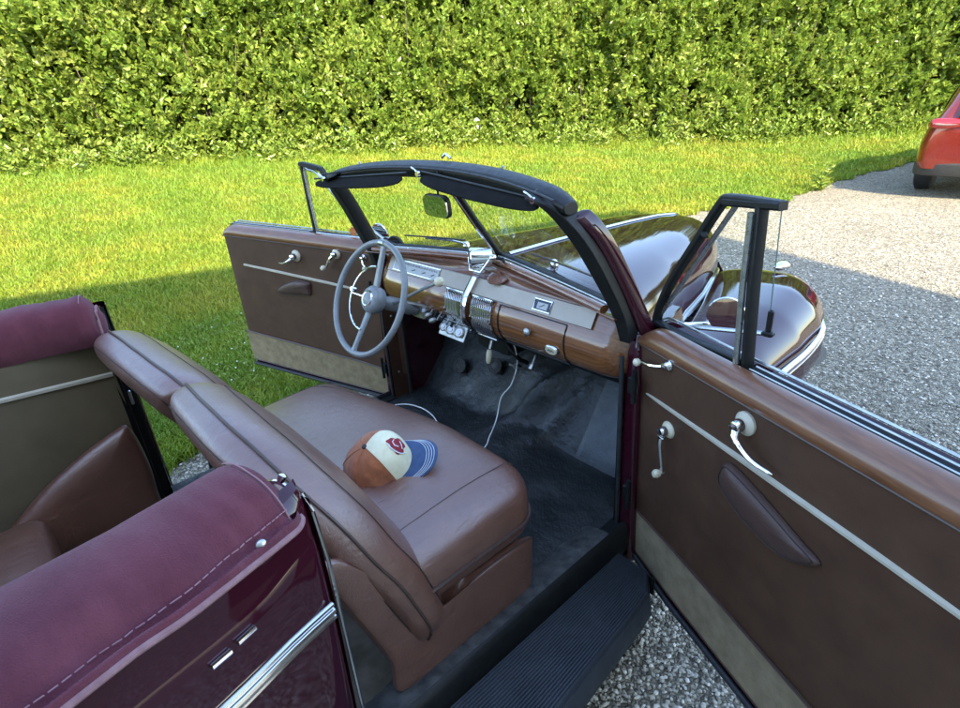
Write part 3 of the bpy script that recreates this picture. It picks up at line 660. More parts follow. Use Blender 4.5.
# ---- doors
class Frame:
    def __init__(s, O, D, side): s.O = V(O[0],O[1],0); s.D = V(D[0],D[1],0).normalized(); s.N = V(s.D.y*side, -s.D.x*side, 0)
    def __call__(s, u, o, z): return s.O+s.D*u+s.N*o+V(0,0,z)
def door(sx, F, L, tab, P, strip):
    """tab: (u, panel top, carpet top, carpet bottom, shell bottom)"""
    us = list(np.linspace(tab[0][0], tab[-1][0], 34))
    fr = lambda z: -.062+.05*max(0, (z-.93)/.16)**2 # front edge
    T = lambda u: interp(tab, u)
    # painted shell
    g = G(); rows = []
    for u in us:
        zt, c1, c0, zb = T(u); e = max(0, 1-(u-us[0])/.03); tk = .095
        bow = .028*math.sin(math.pi*max(0,min(1,u/L)))
        rows.append([F(u,.0,zt-.02), F(u,-.004,zb+.03), F(u,.006,zb+.010), F(u,-.006,zb), F(u,-.05,zb-.004), F(u,-tk-bow,zb+.02), F(u,-tk-.025-bow,.62), F(u,-tk-.02-bow,.85), F(u,-tk-bow,zt-.02), F(u,-tk+.004,zt+.045), F(u,-.082,zt+.052), F(u,-.070,zt+.040), F(u,-.066,zt-.01)])
    g.grid(rows, cu=True, cap=True); d = link('door', g, 'paint', car, bev=.002)
    # trim panel
    g = G(); rows = []
    for u in us:
        zt, c1, c0, zb = T(u); ue = u; row = []
        for k in range(14):
            t = k/13; z = c1+(zt-c1)*t; x = u if u > us[0]+.001 else fr(z)
            e = min((u-us[0])/.02, (us[-1]-u)/.02, 1); o = .012*max(.1, e)+.003*math.sin(5*u+2*z)
            row.append(F(x, o, z))
        rows.append(row)
    g.grid(rows); link('trim_panel', g, 'panel', d)
    # carpeted kick strip
    g = G(); rows = []
    for u in us:
        zt, c1, c0, zb = T(u); a = max(0,(u-us[0])); rows.append([F(u,.003,c1+.004), F(u,.014,c1-.004), F(u,.013,(c1+c0)/2), F(u,.010,c0+.004), F(u,.001,c0)])
    g.grid(rows); link('kick_carpet', g, 'carpet', d)
    for o_, zf, r_ in ((.016, lambda u: T(u)[1]+.001, .0045), (.010, lambda u: T(u)[2], .003), (.014, lambda u: T(u)[0]-.008, .004)):
        g = G(); g.tube([F(u,o_,zf(u)) for u in us], r_, 6); link('panel_piping', g, 'piping', d)
    g = G(); g.tube([F(u,.012,T(u)[3]+.022) for u in us], .010, 8); g.tube([F(fr(z)-.004,.0,z) for z in np.linspace(T(0)[3]+.03, T(0)[0]-.05, 10)], .007, 8); link('weatherstrip', g, 'rubber', d)
    # garnish rail
    g = G(); rows = []
    for u in us:
        zt = T(u)[0]; e = max(0, min(1, (u-us[0])/.10)); e2 = max(0, min(1, (us[-1]-u)/.05)); h = .046*(e**.5)*(e2**.5)+.004
        rows.append([F(u,.010,zt-.010), F(u,.021,zt-.004), F(u,.024,zt+h*.25), F(u,.018,zt+h*.62), F(u,.004,zt+h*.92), F(u,-.014,zt+h*1.04), F(u,-.034,zt+h*1.08), F(u,-.040,zt+h*.9), F(u,-.041,zt-.01)])
    g.grid(rows, cap=True); link('garnish_rail', g, 'wood_rail', d, sub=1)
    g = G(); zz = lambda u: T(u)[0]+.050
    g.tube([F(u,-.043,zz(u)) for u in us[:-1] if u > P['bar']], .0020, 6); g.tube([F(u,-.063,zz(u)+.002) for u in us[:-1] if u > P['bar']], .0026, 6)
    g.tube([F(u,-.080,zz(u)+.008) for u in us[:-1]], .0035, 6); link('sill_trim', g, 'trimchrome', d)
    g = G(); g.grid([[F(u,-.041,zz(u)-.004), F(u,-.052,zz(u)-.014), F(u,-.066,zz(u)-.004)] for u in us]); link('window_slot', g, 'rubber', d)
    # cream strip
    g = G(); (u0, z0), (u1, z1) = strip
    rows = []
    for i in range(20):
        t = i/19; u = u0+(u1-u0)*t; z = z0+(z1-z0)*t; w = .0075*min(1, t*10+.35)
        rows.append([F(u,.010,z-w), F(u,.019,z-w*.5), F(u,.020,z+w*.5), F(u,.010,z+w)])
    g.grid(rows, cap=True); link('cream_strip', g, 'cream_trim', d)
    # handles
    def esc(g, u, z, r=.026): g.lathe([(r,.0),(r,.006),(r*.82,.012),(r*.55,.014)], F(u,.010,z), F.N, 26, mi=1)
    hu, hz, tu, tz = P['handle']; g = G(); esc(g, hu, hz, .030)
    g.lathe([(.016,.012),(.017,.03),(.013,.040),(.004,.044)], F(hu,.010,hz), F.N, 18)
    S = spline([F(hu,.038,hz), F(hu+(tu-hu)*.15,.052,hz+(tz-hz)*.3-.004), F(hu+(tu-hu)*.55,.046,hz+(tz-hz)*.75-.004), F(tu,.030,tz)], 6)
    g.tube(S, [.0125]*3+[.011]*3+[.0095]*3+[.0085]*3+[.0075]*3+[.006]*3+[.003], 10, flat=.75); link('door_handle', g, ['chrome','cream_trim'], d)
    cu_, cz, ku, kz = P['crank']; g = G(); esc(g, cu_, cz)
    g.lathe([(.014,.012),(.015,.028),(.011,.036),(.003,.038)], F(cu_,.010,cz), F.N, 18)
    g.tube(spline([F(cu_,.036,cz), F(cu_+(ku-cu_)*.3,.044,cz+(kz-cz)*.3), F(ku,.040,kz)], 5), [.0105]*3+[.0085]*3+[.0065]*5, 8)
    g.lathe([(.005,-.004),(.006,.006),(.012,.012),(.0135,.022),(.009,.030),(.002,.032)], F(ku,.040,kz), F.N, 14, mi=1); link('window_crank', g, ['chrome','ivory'], d)
    vu, vz, wu, wz = P['vent_crank']; g = G(); g.lathe([(.017,0),(.017,.008),(.011,.014),(.010,.026),(.003,.028)], F(vu,.010,vz), F.N, 16)
    g.tube(spline([F(vu,.030,vz), F((vu+wu)/2,.040,(vz+wz)/2-.004), F(wu,.040,wz)], 4), .0055, 8); g.lathe([(.004,-.004),(.005,.004),(.011,.009),(.012,.018),(.007,.024),(.002,.025)], F(wu,.040,wz), F.N, 14, mi=1)
    link('vent_crank', g, ['chrome','ivory'], d)
    # stitched leather arm pull
    A = P['arm']; g = G(); O = spline([(q[0], q[1]) for q in A], 5, closed=True)
    def f(a, b, c): 
        tt = (b-min(q[1] for q in A))/(max(q[1] for q in A)-min(q[1] for q in A)); return F(a, .012+max(0,c)*(.55+.9*tt), b)
    g.pillow(O, .056, f, rings=9, p=2.6, back=.1); ar = link('arm_pull', g, 'pull_leather', d, sub=1)
    C_ = np.array(O).mean(0); g = G(); q_ = [V(*f(*(C_+(np.array(o)-C_)*.93), .028*(1-.93**2.6)**(1/2.6)))+F.N*.0008 for o in O]; g.tube(q_, .0012, 5, closed=True); link('pull_stitching', g, 'seam', ar)
    # vent window frame, glass, division bar
    ch = P['vent']; g = G()
    pts = [F(u,-.055,z) for u, z in ch['outer']]
    def bar(pts, w, dpt, mi=0):
        rows = []
        for i, p in enumerate(pts):
            t = (pts[min(i+1, len(pts)-1)]-pts[max(i-1, 0)]).normalized(); s = t.cross(F.N).normalized()*w; n = F.N*dpt
            rows.append([p+s+n*.6, p+s*.6+n, p-s*.6+n, p-s+n*.6, p-s-n, p+s-n])
        g.grid(rows, cu=True, cap=True, mi=mi)
    bar([V(*q) for q in spline(pts, 4)], .0105, .012)
    for seg in ch['bars']: bar([F(u,-.055+o,z) for u, z, o in seg[0]], seg[1], seg[2])
    vf = link('vent_frame', g, 'black', d, bev=.002)
    g = G()
    if ch['inner']: P2 = [F(u,-.050,z) for u, z in ch['inner']]; g.tube(spline(P2, 5, closed=True), .0065, 8, closed=True)
    for seg in ch['chrome']: g.tube([F(u,o,z) for u, z, o in seg[0]], seg[1], 8)
    link('vent_chrome', g, 'trimchrome', d)
    if ch['inner']: g = G(); q_ = spline(P2, 5, closed=True); g.add(q_, [tuple(range(len(q_)))], 0, False); link('vent_glass', g, 'glass', d)
    if 'glass' in ch:
        g = G(); q4 = [F(*q) for q in ch['glass']]; g.add(q4, [(0,1,2,3)], 0, False); link('open_vent_pane', g, 'glass', d)
        g = G(); g.tube([q4[2], q4[3]], .0016, 6); g.tube([q4[0], q4[1]], .0070, 8, mi=2); g.tube([q4[0], q4[3]], .0070, 8, mi=2); g.box(q4[3]+V(0,0,.035), (.014,.014,.06), bev=.004, mi=1); g.box(q4[3]+V(0,0,.0), (.03,.02,.014), bev=.004, mi=1); link('pane_frame', g, ['glassedge','black','trimchrome'], d)
    if 'mirror' in P:
        g = G(); c = F(*P['mirror']); n = V(.40,-.88,-.03).normalized(); g.lathe([(.052,.004),(.055,0),(.050,-.012),(.030,-.026),(.006,-.030)], c, n, 28); g.tube([c-n*.02, c-n*.03+V(-.03,.0,-.05), F(P['mirror'][0]-.02,-.09,1.09)], .006, 8); g.lathe([(.051,.0045),(.001,.0055)], c, n, 28, mi=1); link('side_mirror', g, ['chrome','mirror'], d)
    return d
M['glassedge'] = mottled('glass_edge_green', (.10,.16,.14), (.16,.22,.2), 30, .2)
FR = Frame((.735,-.020), (.9224,-.386), 1)
door(1, FR, 1.15, [(-.062,1.030,.443,.285,.225),(-.02,1.050,.443,.262,.220),(.20,1.052,.438,.238,.185),(.60,1.062,.412,.215,.165),(1.13,1.075,.375,.20,.165)],
  dict(bar=.315, mirror=(.018,-.25,1.100), handle=(.401,1.004,.512,.938), crank=(.133,.832,.152,.704), vent_crank=(.112,1.030,.018,1.008),
       arm=[(.374,.876),(.352,.845),(.350,.807),(.378,.778),(.425,.755),(.48,.740),(.54,.735),(.60,.750),(.655,.795),(.60,.815),(.53,.838),(.45,.862)],
       vent=dict(outer=[(-.055,1.075),(-.035,1.15),(.01,1.24),(.09,1.36),(.165,1.470),(.20,1.487),(.34,1.492)],
                 bars=[([(.180,1.478,0),(.348,1.492,0)],.010,.014), ([(.290,1.485,0),(.298,1.30,0),(.314,1.09,0)],.0095,.014), ([(-.05,1.095,0),(.02,1.082,0),(.30,1.108,0)],.007,.012), ([(.118,1.385,0),(.128,1.392,.01)],.009,.010)],
                 inner=None,
                 chrome=[([(.280,1.47,-.038),(.284,1.30,-.038),(.296,1.105,-.038)],.0085)],
                 glass=[(-.070,-.062,1.075),(.195,-.075,1.470),(.232,-.175,1.467),(.250,-.175,1.138)])), ((.022,.897),(1.10,.915)))
FL = Frame((-.70,0), (-.954,-.300), -1)
door(-1, FL, 1.15, [(-.035,1.085,.478,.330,.29),(.02,1.092,.48,.333,.29),(.20,1.100,.500,.338,.295),(.60,1.112,.522,.345,.30),(1.115,1.125,.545,.357,.31)],
  dict(bar=.46, handle=(.560,1.044,.684,1.002), crank=(.275,1.076,.335,1.012), vent_crank=(.10,1.07,.07,1.03),
       arm=[(.497,.906),(.55,.915),(.62,.905),(.70,.875),(.765,.838),(.75,.822),(.68,.822),(.60,.828),(.51,.836),(.500,.87)],
       vent=dict(outer=[(.02,1.130),(.10,1.175),(.22,1.29),(.33,1.435),(.36,1.465),(.47,1.487)],
                 bars=[([(.36,1.465,0),(.482,1.487,0)],.009,.014), ([(.470,1.485,0),(.466,1.30,0),(.456,1.12,0)],.009,.012), ([(.03,1.130,0),(.20,1.135,0),(.455,1.142,0)],.006,.012)],
                 inner=[(.06,1.150),(.20,1.148),(.43,1.155),(.443,1.18),(.455,1.45),(.425,1.460),(.36,1.432),(.23,1.28),(.12,1.18)],
                 chrome=[([(.02,1.150,-.052),(.12,1.215,-.052),(.20,1.30,-.052)],.007)])), ((.20,.906),(.99,.960)))
g = G()
c = FL(.19,-.046,1.172)
for du, r, mi in ((0,.020,0),(.048,.022,1)): g.lathe([(r,0),(r*.95,.002)], FL(.150+du,-.046,1.176), FL.N, 18, mi=mi)
M['sticker_green'] = mottled('green_sticker', (.12,.16,.05), (.18,.22,.08), 60, .4); M['sticker_red'] = mottled('red_sticker', (.35,.05,.03), (.5,.2,.05), 90, .4)
link('window_sticker', g, ['sticker_green','sticker_red'], [c for c in car.children if c.name.startswith('door') and c.name != 'door' and c.name[4:5] == '.'][0])

# ---- rear quarters, boot, tail
SK = [(-1.115,.792),(-1.20,.815),(-1.30,.850),(-1.42,.885),(-1.55,.915),(-1.80,.945),(-2.20,.955),(-2.6,.90),(-2.95,.76),(-3.15,.55)]
def skx(y): return float(np.interp(-y, [-t[0] for t in SK], [t[1] for t in SK]))
def hem(y): return float(np.interp(-y, [1.1,1.2,1.3,1.42,1.55,2.2,3.2], [1.130,1.143,1.152,1.164,1.160,1.10,.90]))
for sx in (1, -1):
    g = G(); rows = []
    ys = [-1.115,-1.118,-1.14]+list(np.linspace(-1.18,-3.15,42))
    for i, y in enumerate(ys):
        x = skx(y); zt = hem(y)+(.045 if i < 3 else (.03 if i == 3 else .008)); fb = .11*math.exp(-((y+2.25)/.42)**2)
        inn = .035 if i == 0 else (.010 if i == 1 else 0); 
        row = [(x-.055-inn*.3, zt+.0), (x-.030-inn, zt-.004), (x-.012-inn, zt-.030), (x-.006-inn, zt-.085), (x-.006-inn, zt-.098), (x+.002-inn, zt-.106), (x+.004-inn+fb*.3, .98), (x+.003-inn+fb*.6, .90), (x-.003-inn+fb, .78), (x-.012-inn+fb, .62), (x-.024-inn+fb, .46), (x-.05-inn+fb, .26 if not -2.62 < y < -1.88 else .52)]
        rows.append([(sx*a, y, z) for a, z in row])
    g.grid(rows); q = link('quarter_panel', g, 'paint', car, sub=1, auto=35)
    g = G(); rows = []     # door jamb
    for z in np.linspace(.28, 1.155, 12):
        x = np.interp(z, [.26,.62,.95,1.16], [.745,.765,.785,.775]); rows.append([(sx*(x-.004),-1.112,z),(sx*(x-.03),-1.122,z),(sx*(x-.042),-1.150,z),(sx*(x-.085),-1.156,z),(sx*(x-.095),-1.175,z)])
    g.grid(rows); jm = link('lock_pillar', g, 'paint' if sx > 0 else 'black', car)
    g = G(); g.box((sx*.745,-1.140,.80), (.02,.014,.06), bev=.003); g.tube([(sx*.757,-1.114,1.16),(sx*.775,-1.112,1.13),(sx*.783,-1.108,1.02),(sx*.781,-1.107,.6),(sx*.752,-1.107,.3)], .0035, 6)
    if sx > 0:
        g.tube(spline([(.70,-1.150,1.172),(.72,-1.138,1.176),(.735,-1.130,1.165),(.745,-1.128,1.14)], 4), .004, 6); g.lathe([(.007,0),(.008,.012),(.003,.015)], (.722,-1.135,1.176), (0,.6,.8), 10)
    link('striker_plate', g, 'chrome', jm)
    g = G()
    for k, (dz, r) in enumerate(((-.014,.0050),(0,.0065),(.014,.0050))):
        g.tube([(sx*(skx(y)+.006+(.11*math.exp(-((y+2.25)/.42)**2))*.45), y, .928+.08*min(.5,-1.125-y)+dz) for y in np.linspace(-1.125,-2.9,40)], r, 8)
    g.grid([[(sx*(skx(y)+.004+(.11*math.exp(-((y+2.25)/.42)**2))*.45), y, .928+.08*min(.5,-1.125-y)+dz) for dz in (-.020,.020)] for y in np.linspace(-1.125,-2.9,40)], mi=1)
    link('chrome_strip', g, ['chrome','steel'], q)
    g = G()
    for y0, y1 in ((-1.262,-1.292),(-1.304,-1.334)): g.tube([(sx*(skx(y0)+.006), y0, 1.040), (sx*(skx(y1)+.006), y1, 1.042)], .0045, 8)
    link('side_emblem', g, 'chrome', q)
    # inner quarter trim
    g = G(); rows = []
    for y in np.linspace(-1.165,-2.0,16): rows.append([(sx*.686, y, z) for z in np.linspace(.33,1.09,12)])
    g.grid(rows); tr = link('quarter_trim', g, 'tan_liner', car)
    g = G(); rows = []
    for i in range(14):
        y = -1.172-.62*i/13; z = .930+.055*(i/13)*.9; rows.append([(sx*.686,y,z-.009),(sx*.677,y,z-.005),(sx*.676,y,z+.005),(sx*.686,y,z+.009)])
    g.grid(rows, cap=True); link('cream_strip', g, 'cream_trim', tr)
    g = G(); O = spline([(-1.185,.735),(-1.225,.738),(-1.33,.70),(-1.46,.635),(-1.58,.55),(-1.70,.44),(-1.70,.34),(-1.45,.34),(-1.20,.34),(-1.170,.45),(-1.166,.60)], 5, closed=True)
    g.pillow(O, .10, lambda a, b, c: (sx*(.655-max(0,c)), a, b+.006*math.sin(a*60)*max(0,(b-.6))), rings=9, p=3); link('side_bolster', g, 'leather', car, sub=1)
    g = G(); g.lathe([(.20,-.08),(.30,-.085),(.345,-.07),(.36,-.04),(.36,.04),(.345,.07),(.30,.085),(.20,.08)], (sx*.78,-2.25,.36), (1,0,0), 36); w = link('wheel', g, 'rubber', car)
    g = G(); g.lathe([(.20,0),(.17,.04),(.10,.05),(.02,.08)], (sx*.78,-2.25,.36), (sx,0,0), 28); link('hubcap', g, 'chrome', w)
# folded-top boot: one U shaped cloth cover
def boot_path(t):   # t 0..1 from front right round the back to front left -> centre x,y, half width, dir
    key = [(0,.708,-1.150,.092),(.05,.724,-1.21,.101),(.12,.766,-1.36,.113),(.20,.797,-1.55,.125),(.30,.815,-1.85,.135),(.38,.70,-2.10,.15),(.5,0,-2.22,.16),(.62,-.70,-2.10,.15),(.70,-.815,-1.85,.135),(.80,-.797,-1.55,.125),(.88,-.766,-1.36,.113),(.95,-.724,-1.21,.101),(1,-.708,-1.150,.092)]
    return interp(key, t)
g = G(); rows = []; HB = []
NT = 170
def bsec(t):
    x, y, w = boot_path(t); x2, y2, _ = boot_path(min(1, t+.004)); x1, y1, _ = boot_path(max(0, t-.004))
    d = V(x2-x1, y2-y1, 0).normalized(); n = V(-d.y, d.x, 0)  # outward = left of travel
    if n.dot(V(x, y+1.6, 0)) < 0: n = -n
    e = min(1, min(t, 1-t)/.030); e = math.sqrt(max(0, 1-(1-e)**2)) if e < 1 else 1
    hz = hem(y) if abs(x) > .55 else 1.08; H = 1.222-.004*(abs(y+1.3)); zc = hz+(H-hz)*(.42+.58*e)
    prof = [(-.80,-.115),(-.97,-.06),(-1.0,.0),(-.93,.055),(-.72,.083),(-.35,.094),(.05,.090),(.40,.072),(.68,.038),(.86,-.005),(.97,-.05),(1.02,-.085)]
    out = []
    for k, (a, b) in enumerate(prof):
        sh = 1 if e >= 1 else (.62+.38*e)
        z = zc-.080+b*(.85 if b > 0 else .72); wr = (.004*math.sin(t*140+k*1.3)*math.sin(t*57+k)+.0035*math.sin(t*260+k*.7+2*math.sin(t*90)))*(0 if k in (0, 11) else 1)
        z = z if k < 11 else hz+(zc-(hz+.085+.0))*.0
        if k == 10: z = hz+.026
        out.append(V(x, y, 0)+n*(a*w*sh+wr)+V(0,0,z+wr*.6))
    return out
for i in range(NT+1): rows.append(bsec(i/NT))
g.grid(rows); bt = link('top_boot', g, 'cloth', car, sub=1, auto=None)
# closed front ends of the boot
g = G()
for r in (rows[0], rows[-1]):
    g = G(); s_ = 1; c = sum(r, V(0,0,0))/len(r); f2 = [c.lerp(p, .62)+V(0,.016,0) for p in r]; f3 = [c.lerp(p, .2)+V(0,.020,0) for p in r]
    g.grid([r, f2, f3]); g.add(f3, [tuple(range(len(f3)))]); link('boot_end', g, 'cloth', bt, sub=1)
g = G(); hemline = [r[11]+V(0,0,-.001) for r in rows]
g.tube(hemline, .0055, 8)
for r in (rows[0], rows[-1]): g.tube([p+V(0,.004,0) for p in r], .005, 8)
link('boot_binding', g, 'binding', bt)
g = G()
outl = []
for i in range(3, NT-2):
    r = rows[i]; x, y, w = boot_path(i/NT); q = r[9].lerp(r[8], .75); outl.append(q+V(math.copysign(.0035, q.x),0,.0025))
for k in range(0, len(outl)-1, 1): g.tube([outl[k].lerp(outl[k+1], .05), outl[k].lerp(outl[k+1], .80)], .0011, 5)
for r in (rows[4], rows[-5]): g.tube([p+(p-V(p.x*.96,p.y,1.10)).normalized()*.001+V(0,.001,0) for p in map(Vector, spline(r[4:10], 4))], .0013, 5)
link('boot_stitching', g, 'thread', bt)
for i in (11, NT-11):
    g = G(); r = rows[i]; p = r[10].lerp(r[9], .35); n = V(math.copysign(1, p.x), 0, .35); g.lathe([(.0085,-.002),(.0085,.003),(.006,.0055),(.001,.0065)], p, n, 16); link('snap_button', g, 'steel', bt)
# rear seat and rear deck
g = G(); g.pillow(rrect(-.60,.60,-1.95,-1.50,.08), .20, lambda a, b, c: (a, b, .52+c-.06*(-1.5-b)), rings=9, p=4); rs = link('rear_seat_cushion', g, 'leather', car, sub=1)
g = G(); g.pillow(rrect(-.60,.60,.50,1.08,.08), .16, lambda a, b, c: (a, -1.98-.22*(b-.5)+c, b), rings=9, p=4); link('rear_seat_back', g, 'leather', car, sub=1)
g = G(); rows2 = []
for i in range(20):
    t = i/19; y = -2.20-1.0*t; zc = 1.10-.55*t**2.4; w = .80-.25*t
    rows2.append([(w*math.sin(a), y, zc-(.12+.1*t)*(1-math.cos(a))) for a in np.linspace(-1.4,1.4,21)])
g.grid(rows2); link('boot_lid', g, 'paint', car, sub=1)
g = G(); g.tube(spline([(-.88,-3.0,.46),(-.70,-3.22,.46),(0,-3.30,.46),(.70,-3.22,.46),(.88,-3.0,.46)], 6), .055, 10); link('rear_bumper', g, 'chrome', car)
g = G(); g.add([(-.70,-3.0,.26),(.70,-3.0,.26),(.70,1.45,.26),(-.70,1.45,.26)], [(0,1,2,3)], 0, False); g.box((-.45,-.8,.21), (.08,3.6,.1)); g.box((.45,-.8,.21), (.08,3.6,.1)); link('underbody', g, 'black', car)

# ================================================================ CABLES AND CAP
def cable(pts, label):
    g = G(); g.tube(spline(pts, 10), .0028, 8); o = link('charging_cable', g, 'wire'); tag(o, label, 'cable'); return o
def fl(x, y, h=.016): return (x, y, floor_z(x, y)+h)
cable([(.075,.05,.86),(.063,.09,.80),(.03,.13,.70),(.00,.12,.60),(-.03,.085,.54),fl(-.02,.04),fl(.02,-.04),fl(.05,-.12),fl(.0,-.30,.014)], 'white cable hanging from under the dashboard down to the floor mat')
cable([fl(-.60,-.20,.03),fl(-.54,-.10,.03),fl(-.46,-.06,.028),fl(-.37,-.06,.028),fl(-.28,-.09,.028),fl(-.20,-.14,.028),fl(-.16,-.24,.02)], 'white cable lying on the floor mat by the seat front below the steering wheel')

# baseball cap lying on the seat, leaning against the back rest
cap = thing('baseball_cap', 'baseball cap with cream front, rust sides and blue brim on the brown seat', 'cap', (.350,-.745,.812))
cap.rotation_euler = (R(16), R(20), R(-40))
M['rust'] = mottled('rust_cotton', (.27,.075,.022), (.40,.13,.045), 40, .9, None, 700, .6, .002, sheen=.2); M['cream'] = mottled('cream_cotton', (.62,.57,.37), (.70,.66,.46), 60, .9, None, 700, .4, .001)
leather_creases(M['rust'], .8)
M['navy'] = mottled('blue_cotton', (.030,.058,.13), (.045,.082,.17), 60, .9, None, 700, .4, .001); M['crimson'] = mottled('dark_red_felt', (.20,.010,.022), (.27,.02,.03), 80, .85); M['stitch'] = mottled('white_stitch', (.55,.58,.6), (.65,.68,.7), 60, .8)
def crown(th, ph, o=0):   # th azimuth from front (+Y), ph 0 top .. 1 rim
    r = math.sin(min(1, ph*1.06)*math.pi/2)**.86; front = max(0, math.cos(th)); back = max(0, -math.cos(th))
    wr = .0045*math.sin(th*5+ph*6)*ph*(1-front)+.003*math.sin(th*13+ph*9)*ph*(1-front)
    h = .098*math.cos(ph*math.pi/2)**.72+.014*front*math.sin(ph*math.pi)-.014*back*math.sin(ph*math.pi)
    return V(math.sin(th)*(.083+o+wr)*r, math.cos(th)*(.096+o+wr)*r, h+o*.8+.004)
FA = 54
g = G(); g.grid([[crown(R(a), k/14) for a in np.linspace(FA, 360-FA, 40)] for k in range(15)])
for a in (FA+60, 180, 300-FA): g.tube([crown(R(a), k/14, .0008) for k in range(1,15)], .0012, 5)
link('crown', g, 'rust', cap)
g = G(); g.grid([[crown(R(a), k/14, .001) for a in np.linspace(-FA, FA, 26)] for k in range(15)]); fp = link('front_panel', g, 'cream', cap)
g = G(); g.lathe([(.0075,-.002),(.007,.002),(.003,.004),(.0005,.0045)], (0,0,.1035), (0,0,1), 14); link('top_button', g, 'seam', cap)
g = G(); O = []   # applique: plain dark red blot with a few white strokes
for k in range(40):
    t = 2*math.pi*k/40; rr = 1+.16*math.sin(3*t+.6)+.08*math.sin(7*t); O.append((R(2)+.30*rr*math.cos(t), .63+.20*rr*math.sin(t)))
rws = []
for s in (0, .4, .8, 1): rws.append([crown(a*s+R(2)*(1-s), b*s+.63*(1-s), .0032 if s < 1 else .0015) for a, b in O])
g.grid(rws, cu=True)
g.tube([crown(R(2)+a, b, .0042) for a, b in ((-.12,.55),(.0,.52),(.12,.58),(.10,.66))], .0016, 5, mi=1); g.tube([crown(R(2)+a, b, .0042) for a, b in ((-.14,.68),(-.02,.72),(.10,.75))], .0014, 5, mi=1); g.tube([crown(R(2)+.30*math.cos(t), .63+.22*math.sin(t), .0034) for t in np.linspace(-1.2,1.2,12)], .0018, 5, mi=1)
link('applique', g, ['crimson','stitch'], fp)
def brim(u, v, o=0):   # u -1..1, v 0..1
    th = R(62)*u; b = crown(th, 1.0); L = .070*(1-abs(u)**3)*v
    return V(b.x*(1+.10*v*(1-abs(u)**6)), b.y+L*1.05, .006-.030*v*v*(0) - .020*(u*u)*v*.9-.006*v+o)
g = G(); g.grid([[brim(u, v, .0022) for u in np.linspace(-1,1,31)] for v in np.linspace(0,1,9)]); g.grid([[brim(u, v, -.0012) for u in np.linspace(-1,1,31)] for v in np.linspace(0,1,9)]); g.tube([brim(u, 1, .0005) for u in np.linspace(-1,1,41)], .0022, 6)
br = link('brim', g, 'navy', cap)
g = G()
for v in (.60,.70,.80,.90): g.tube([brim(u*(.9+.05*v), v, .0028) for u in np.linspace(-1,1,41)], .0008, 4)
link('brim_stitching', g, 'stitch', br)

# ================================================================ GROUND, LAWN, GRAVEL
def sp(t): return np.log1p(np.exp(1.5*np.clip(t, -20, 20)))/1.5+np.maximum(t-20, 0)
def gh(x, y): return .115*np.minimum(sp(-x-3.5), 14)+.05*np.minimum(sp(y-11), 30)
def npmesh(name, verts, faces_n, idx, mat, smooth=False):
    me = bpy.data.meshes.new(name); me.vertices.add(len(verts)); me.vertices.foreach_set('co', np.asarray(verts, np.float32).ravel())
    nf = len(idx)//faces_n; me.loops.add(len(idx)); me.loops.foreach_set('vertex_index', np.asarray(idx, np.int32))
    me.polygons.add(nf); me.polygons.foreach_set('loop_start', np.arange(0, nf*faces_n, faces_n, dtype=np.int32)); me.polygons.foreach_set('loop_total', np.full(nf, faces_n, np.int32))
    me.polygons.foreach_set('use_smooth', np.full(nf, smooth)); me.update(calc_edges=True); me.materials.append(mat)
    o = bpy.data.objects.new(name, me); COL.objects.link(o); return o
def sheet(name, xf, ys, nx, z0, mat):
    V_ = []; 
    for y in ys:
        xs_ = xf(y, nx); V_ += [(x, y, float(gh(x, y))+z0) for x in xs_]
    ny = len(ys); idx = []
    for j in range(ny-1):
        for i in range(nx-1): a = j*nx+i; idx += [a, a+1, a+1+nx, a+nx]
    return npmesh(name, V_, 4, idx, mat, True)
EDGE = [(-60,-1.5),(-6,-1.45),(-.87,-1.59),(-.3,-1.55),(.3,-1.6),(2,-2.0),(4.5,-2.45),(6.25,-2.37),(7.2,-1.75),(9.85,-1.62),(11.4,-1.23),(13.5,-.4),(16,1.5),(22,8),(60,30)]
def edge(y):
    y = np.asarray(y, float); return np.interp(y, [e[0] for e in EDGE], [e[1] for e in EDGE])+.05*np.sin(y*5.3)+.04*np.sin(y*11.7+1)+.03*np.sin(y*23)
def gravel_mat():
    m, nt, b = newmat('grey_gravel'); v = objcoord(nt)
    vo = N(nt, 'ShaderNodeTexVoronoi'); vo.inputs['Scale'].default_value = 62; vo.inputs['Randomness'].default_value = 1; nt.links.new(v, vo.inputs['Vector'])
    sx = N(nt, 'ShaderNodeSeparateColor'); nt.links.new(vo.outputs['Color'], sx.inputs[0])
    c1 = ramp(nt, sx.outputs[0], [(0,(.145,.128,.095)),(.35,(.315,.285,.215)),(.7,(.46,.42,.32)),(1,(.63,.58,.46))])
    vd = N(nt, 'ShaderNodeTexVoronoi'); vd.feature = 'DISTANCE_TO_EDGE'; vd.inputs['Scale'].default_value = 62; nt.links.new(v, vd.inputs['Vector'])
    gap = maprange(nt, vd.outputs['Distance'], 0, .10, .35, 1)
    mx = N(nt, 'ShaderNodeMix', data_type='RGBA', blend_type='MULTIPLY'); mx.inputs['Factor'].default_value = 1; nt.links.new(c1, mx.inputs['A']); nt.links.new(gap, mx.inputs['B'])
    big = ramp(nt, noise(nt, v, .9, 6), [(.3,(.82,.79,.74)),(.7,(1,.98,.95))]); m2 = N(nt, 'ShaderNodeMix', data_type='RGBA', blend_type='MULTIPLY'); m2.inputs['Factor'].default_value = 1
    nt.links.new(mx.outputs['Result'], m2.inputs['A']); nt.links.new(big, m2.inputs['B']); nt.links.new(m2.outputs['Result'], b.inputs['Base Color'])
    b.inputs['Roughness'].default_value = .9; bump(nt, maprange(nt, vd.outputs['Distance'], 0, .3, 0, 1), .9, .012, b); return m
M['gravel'] = gravel_mat()
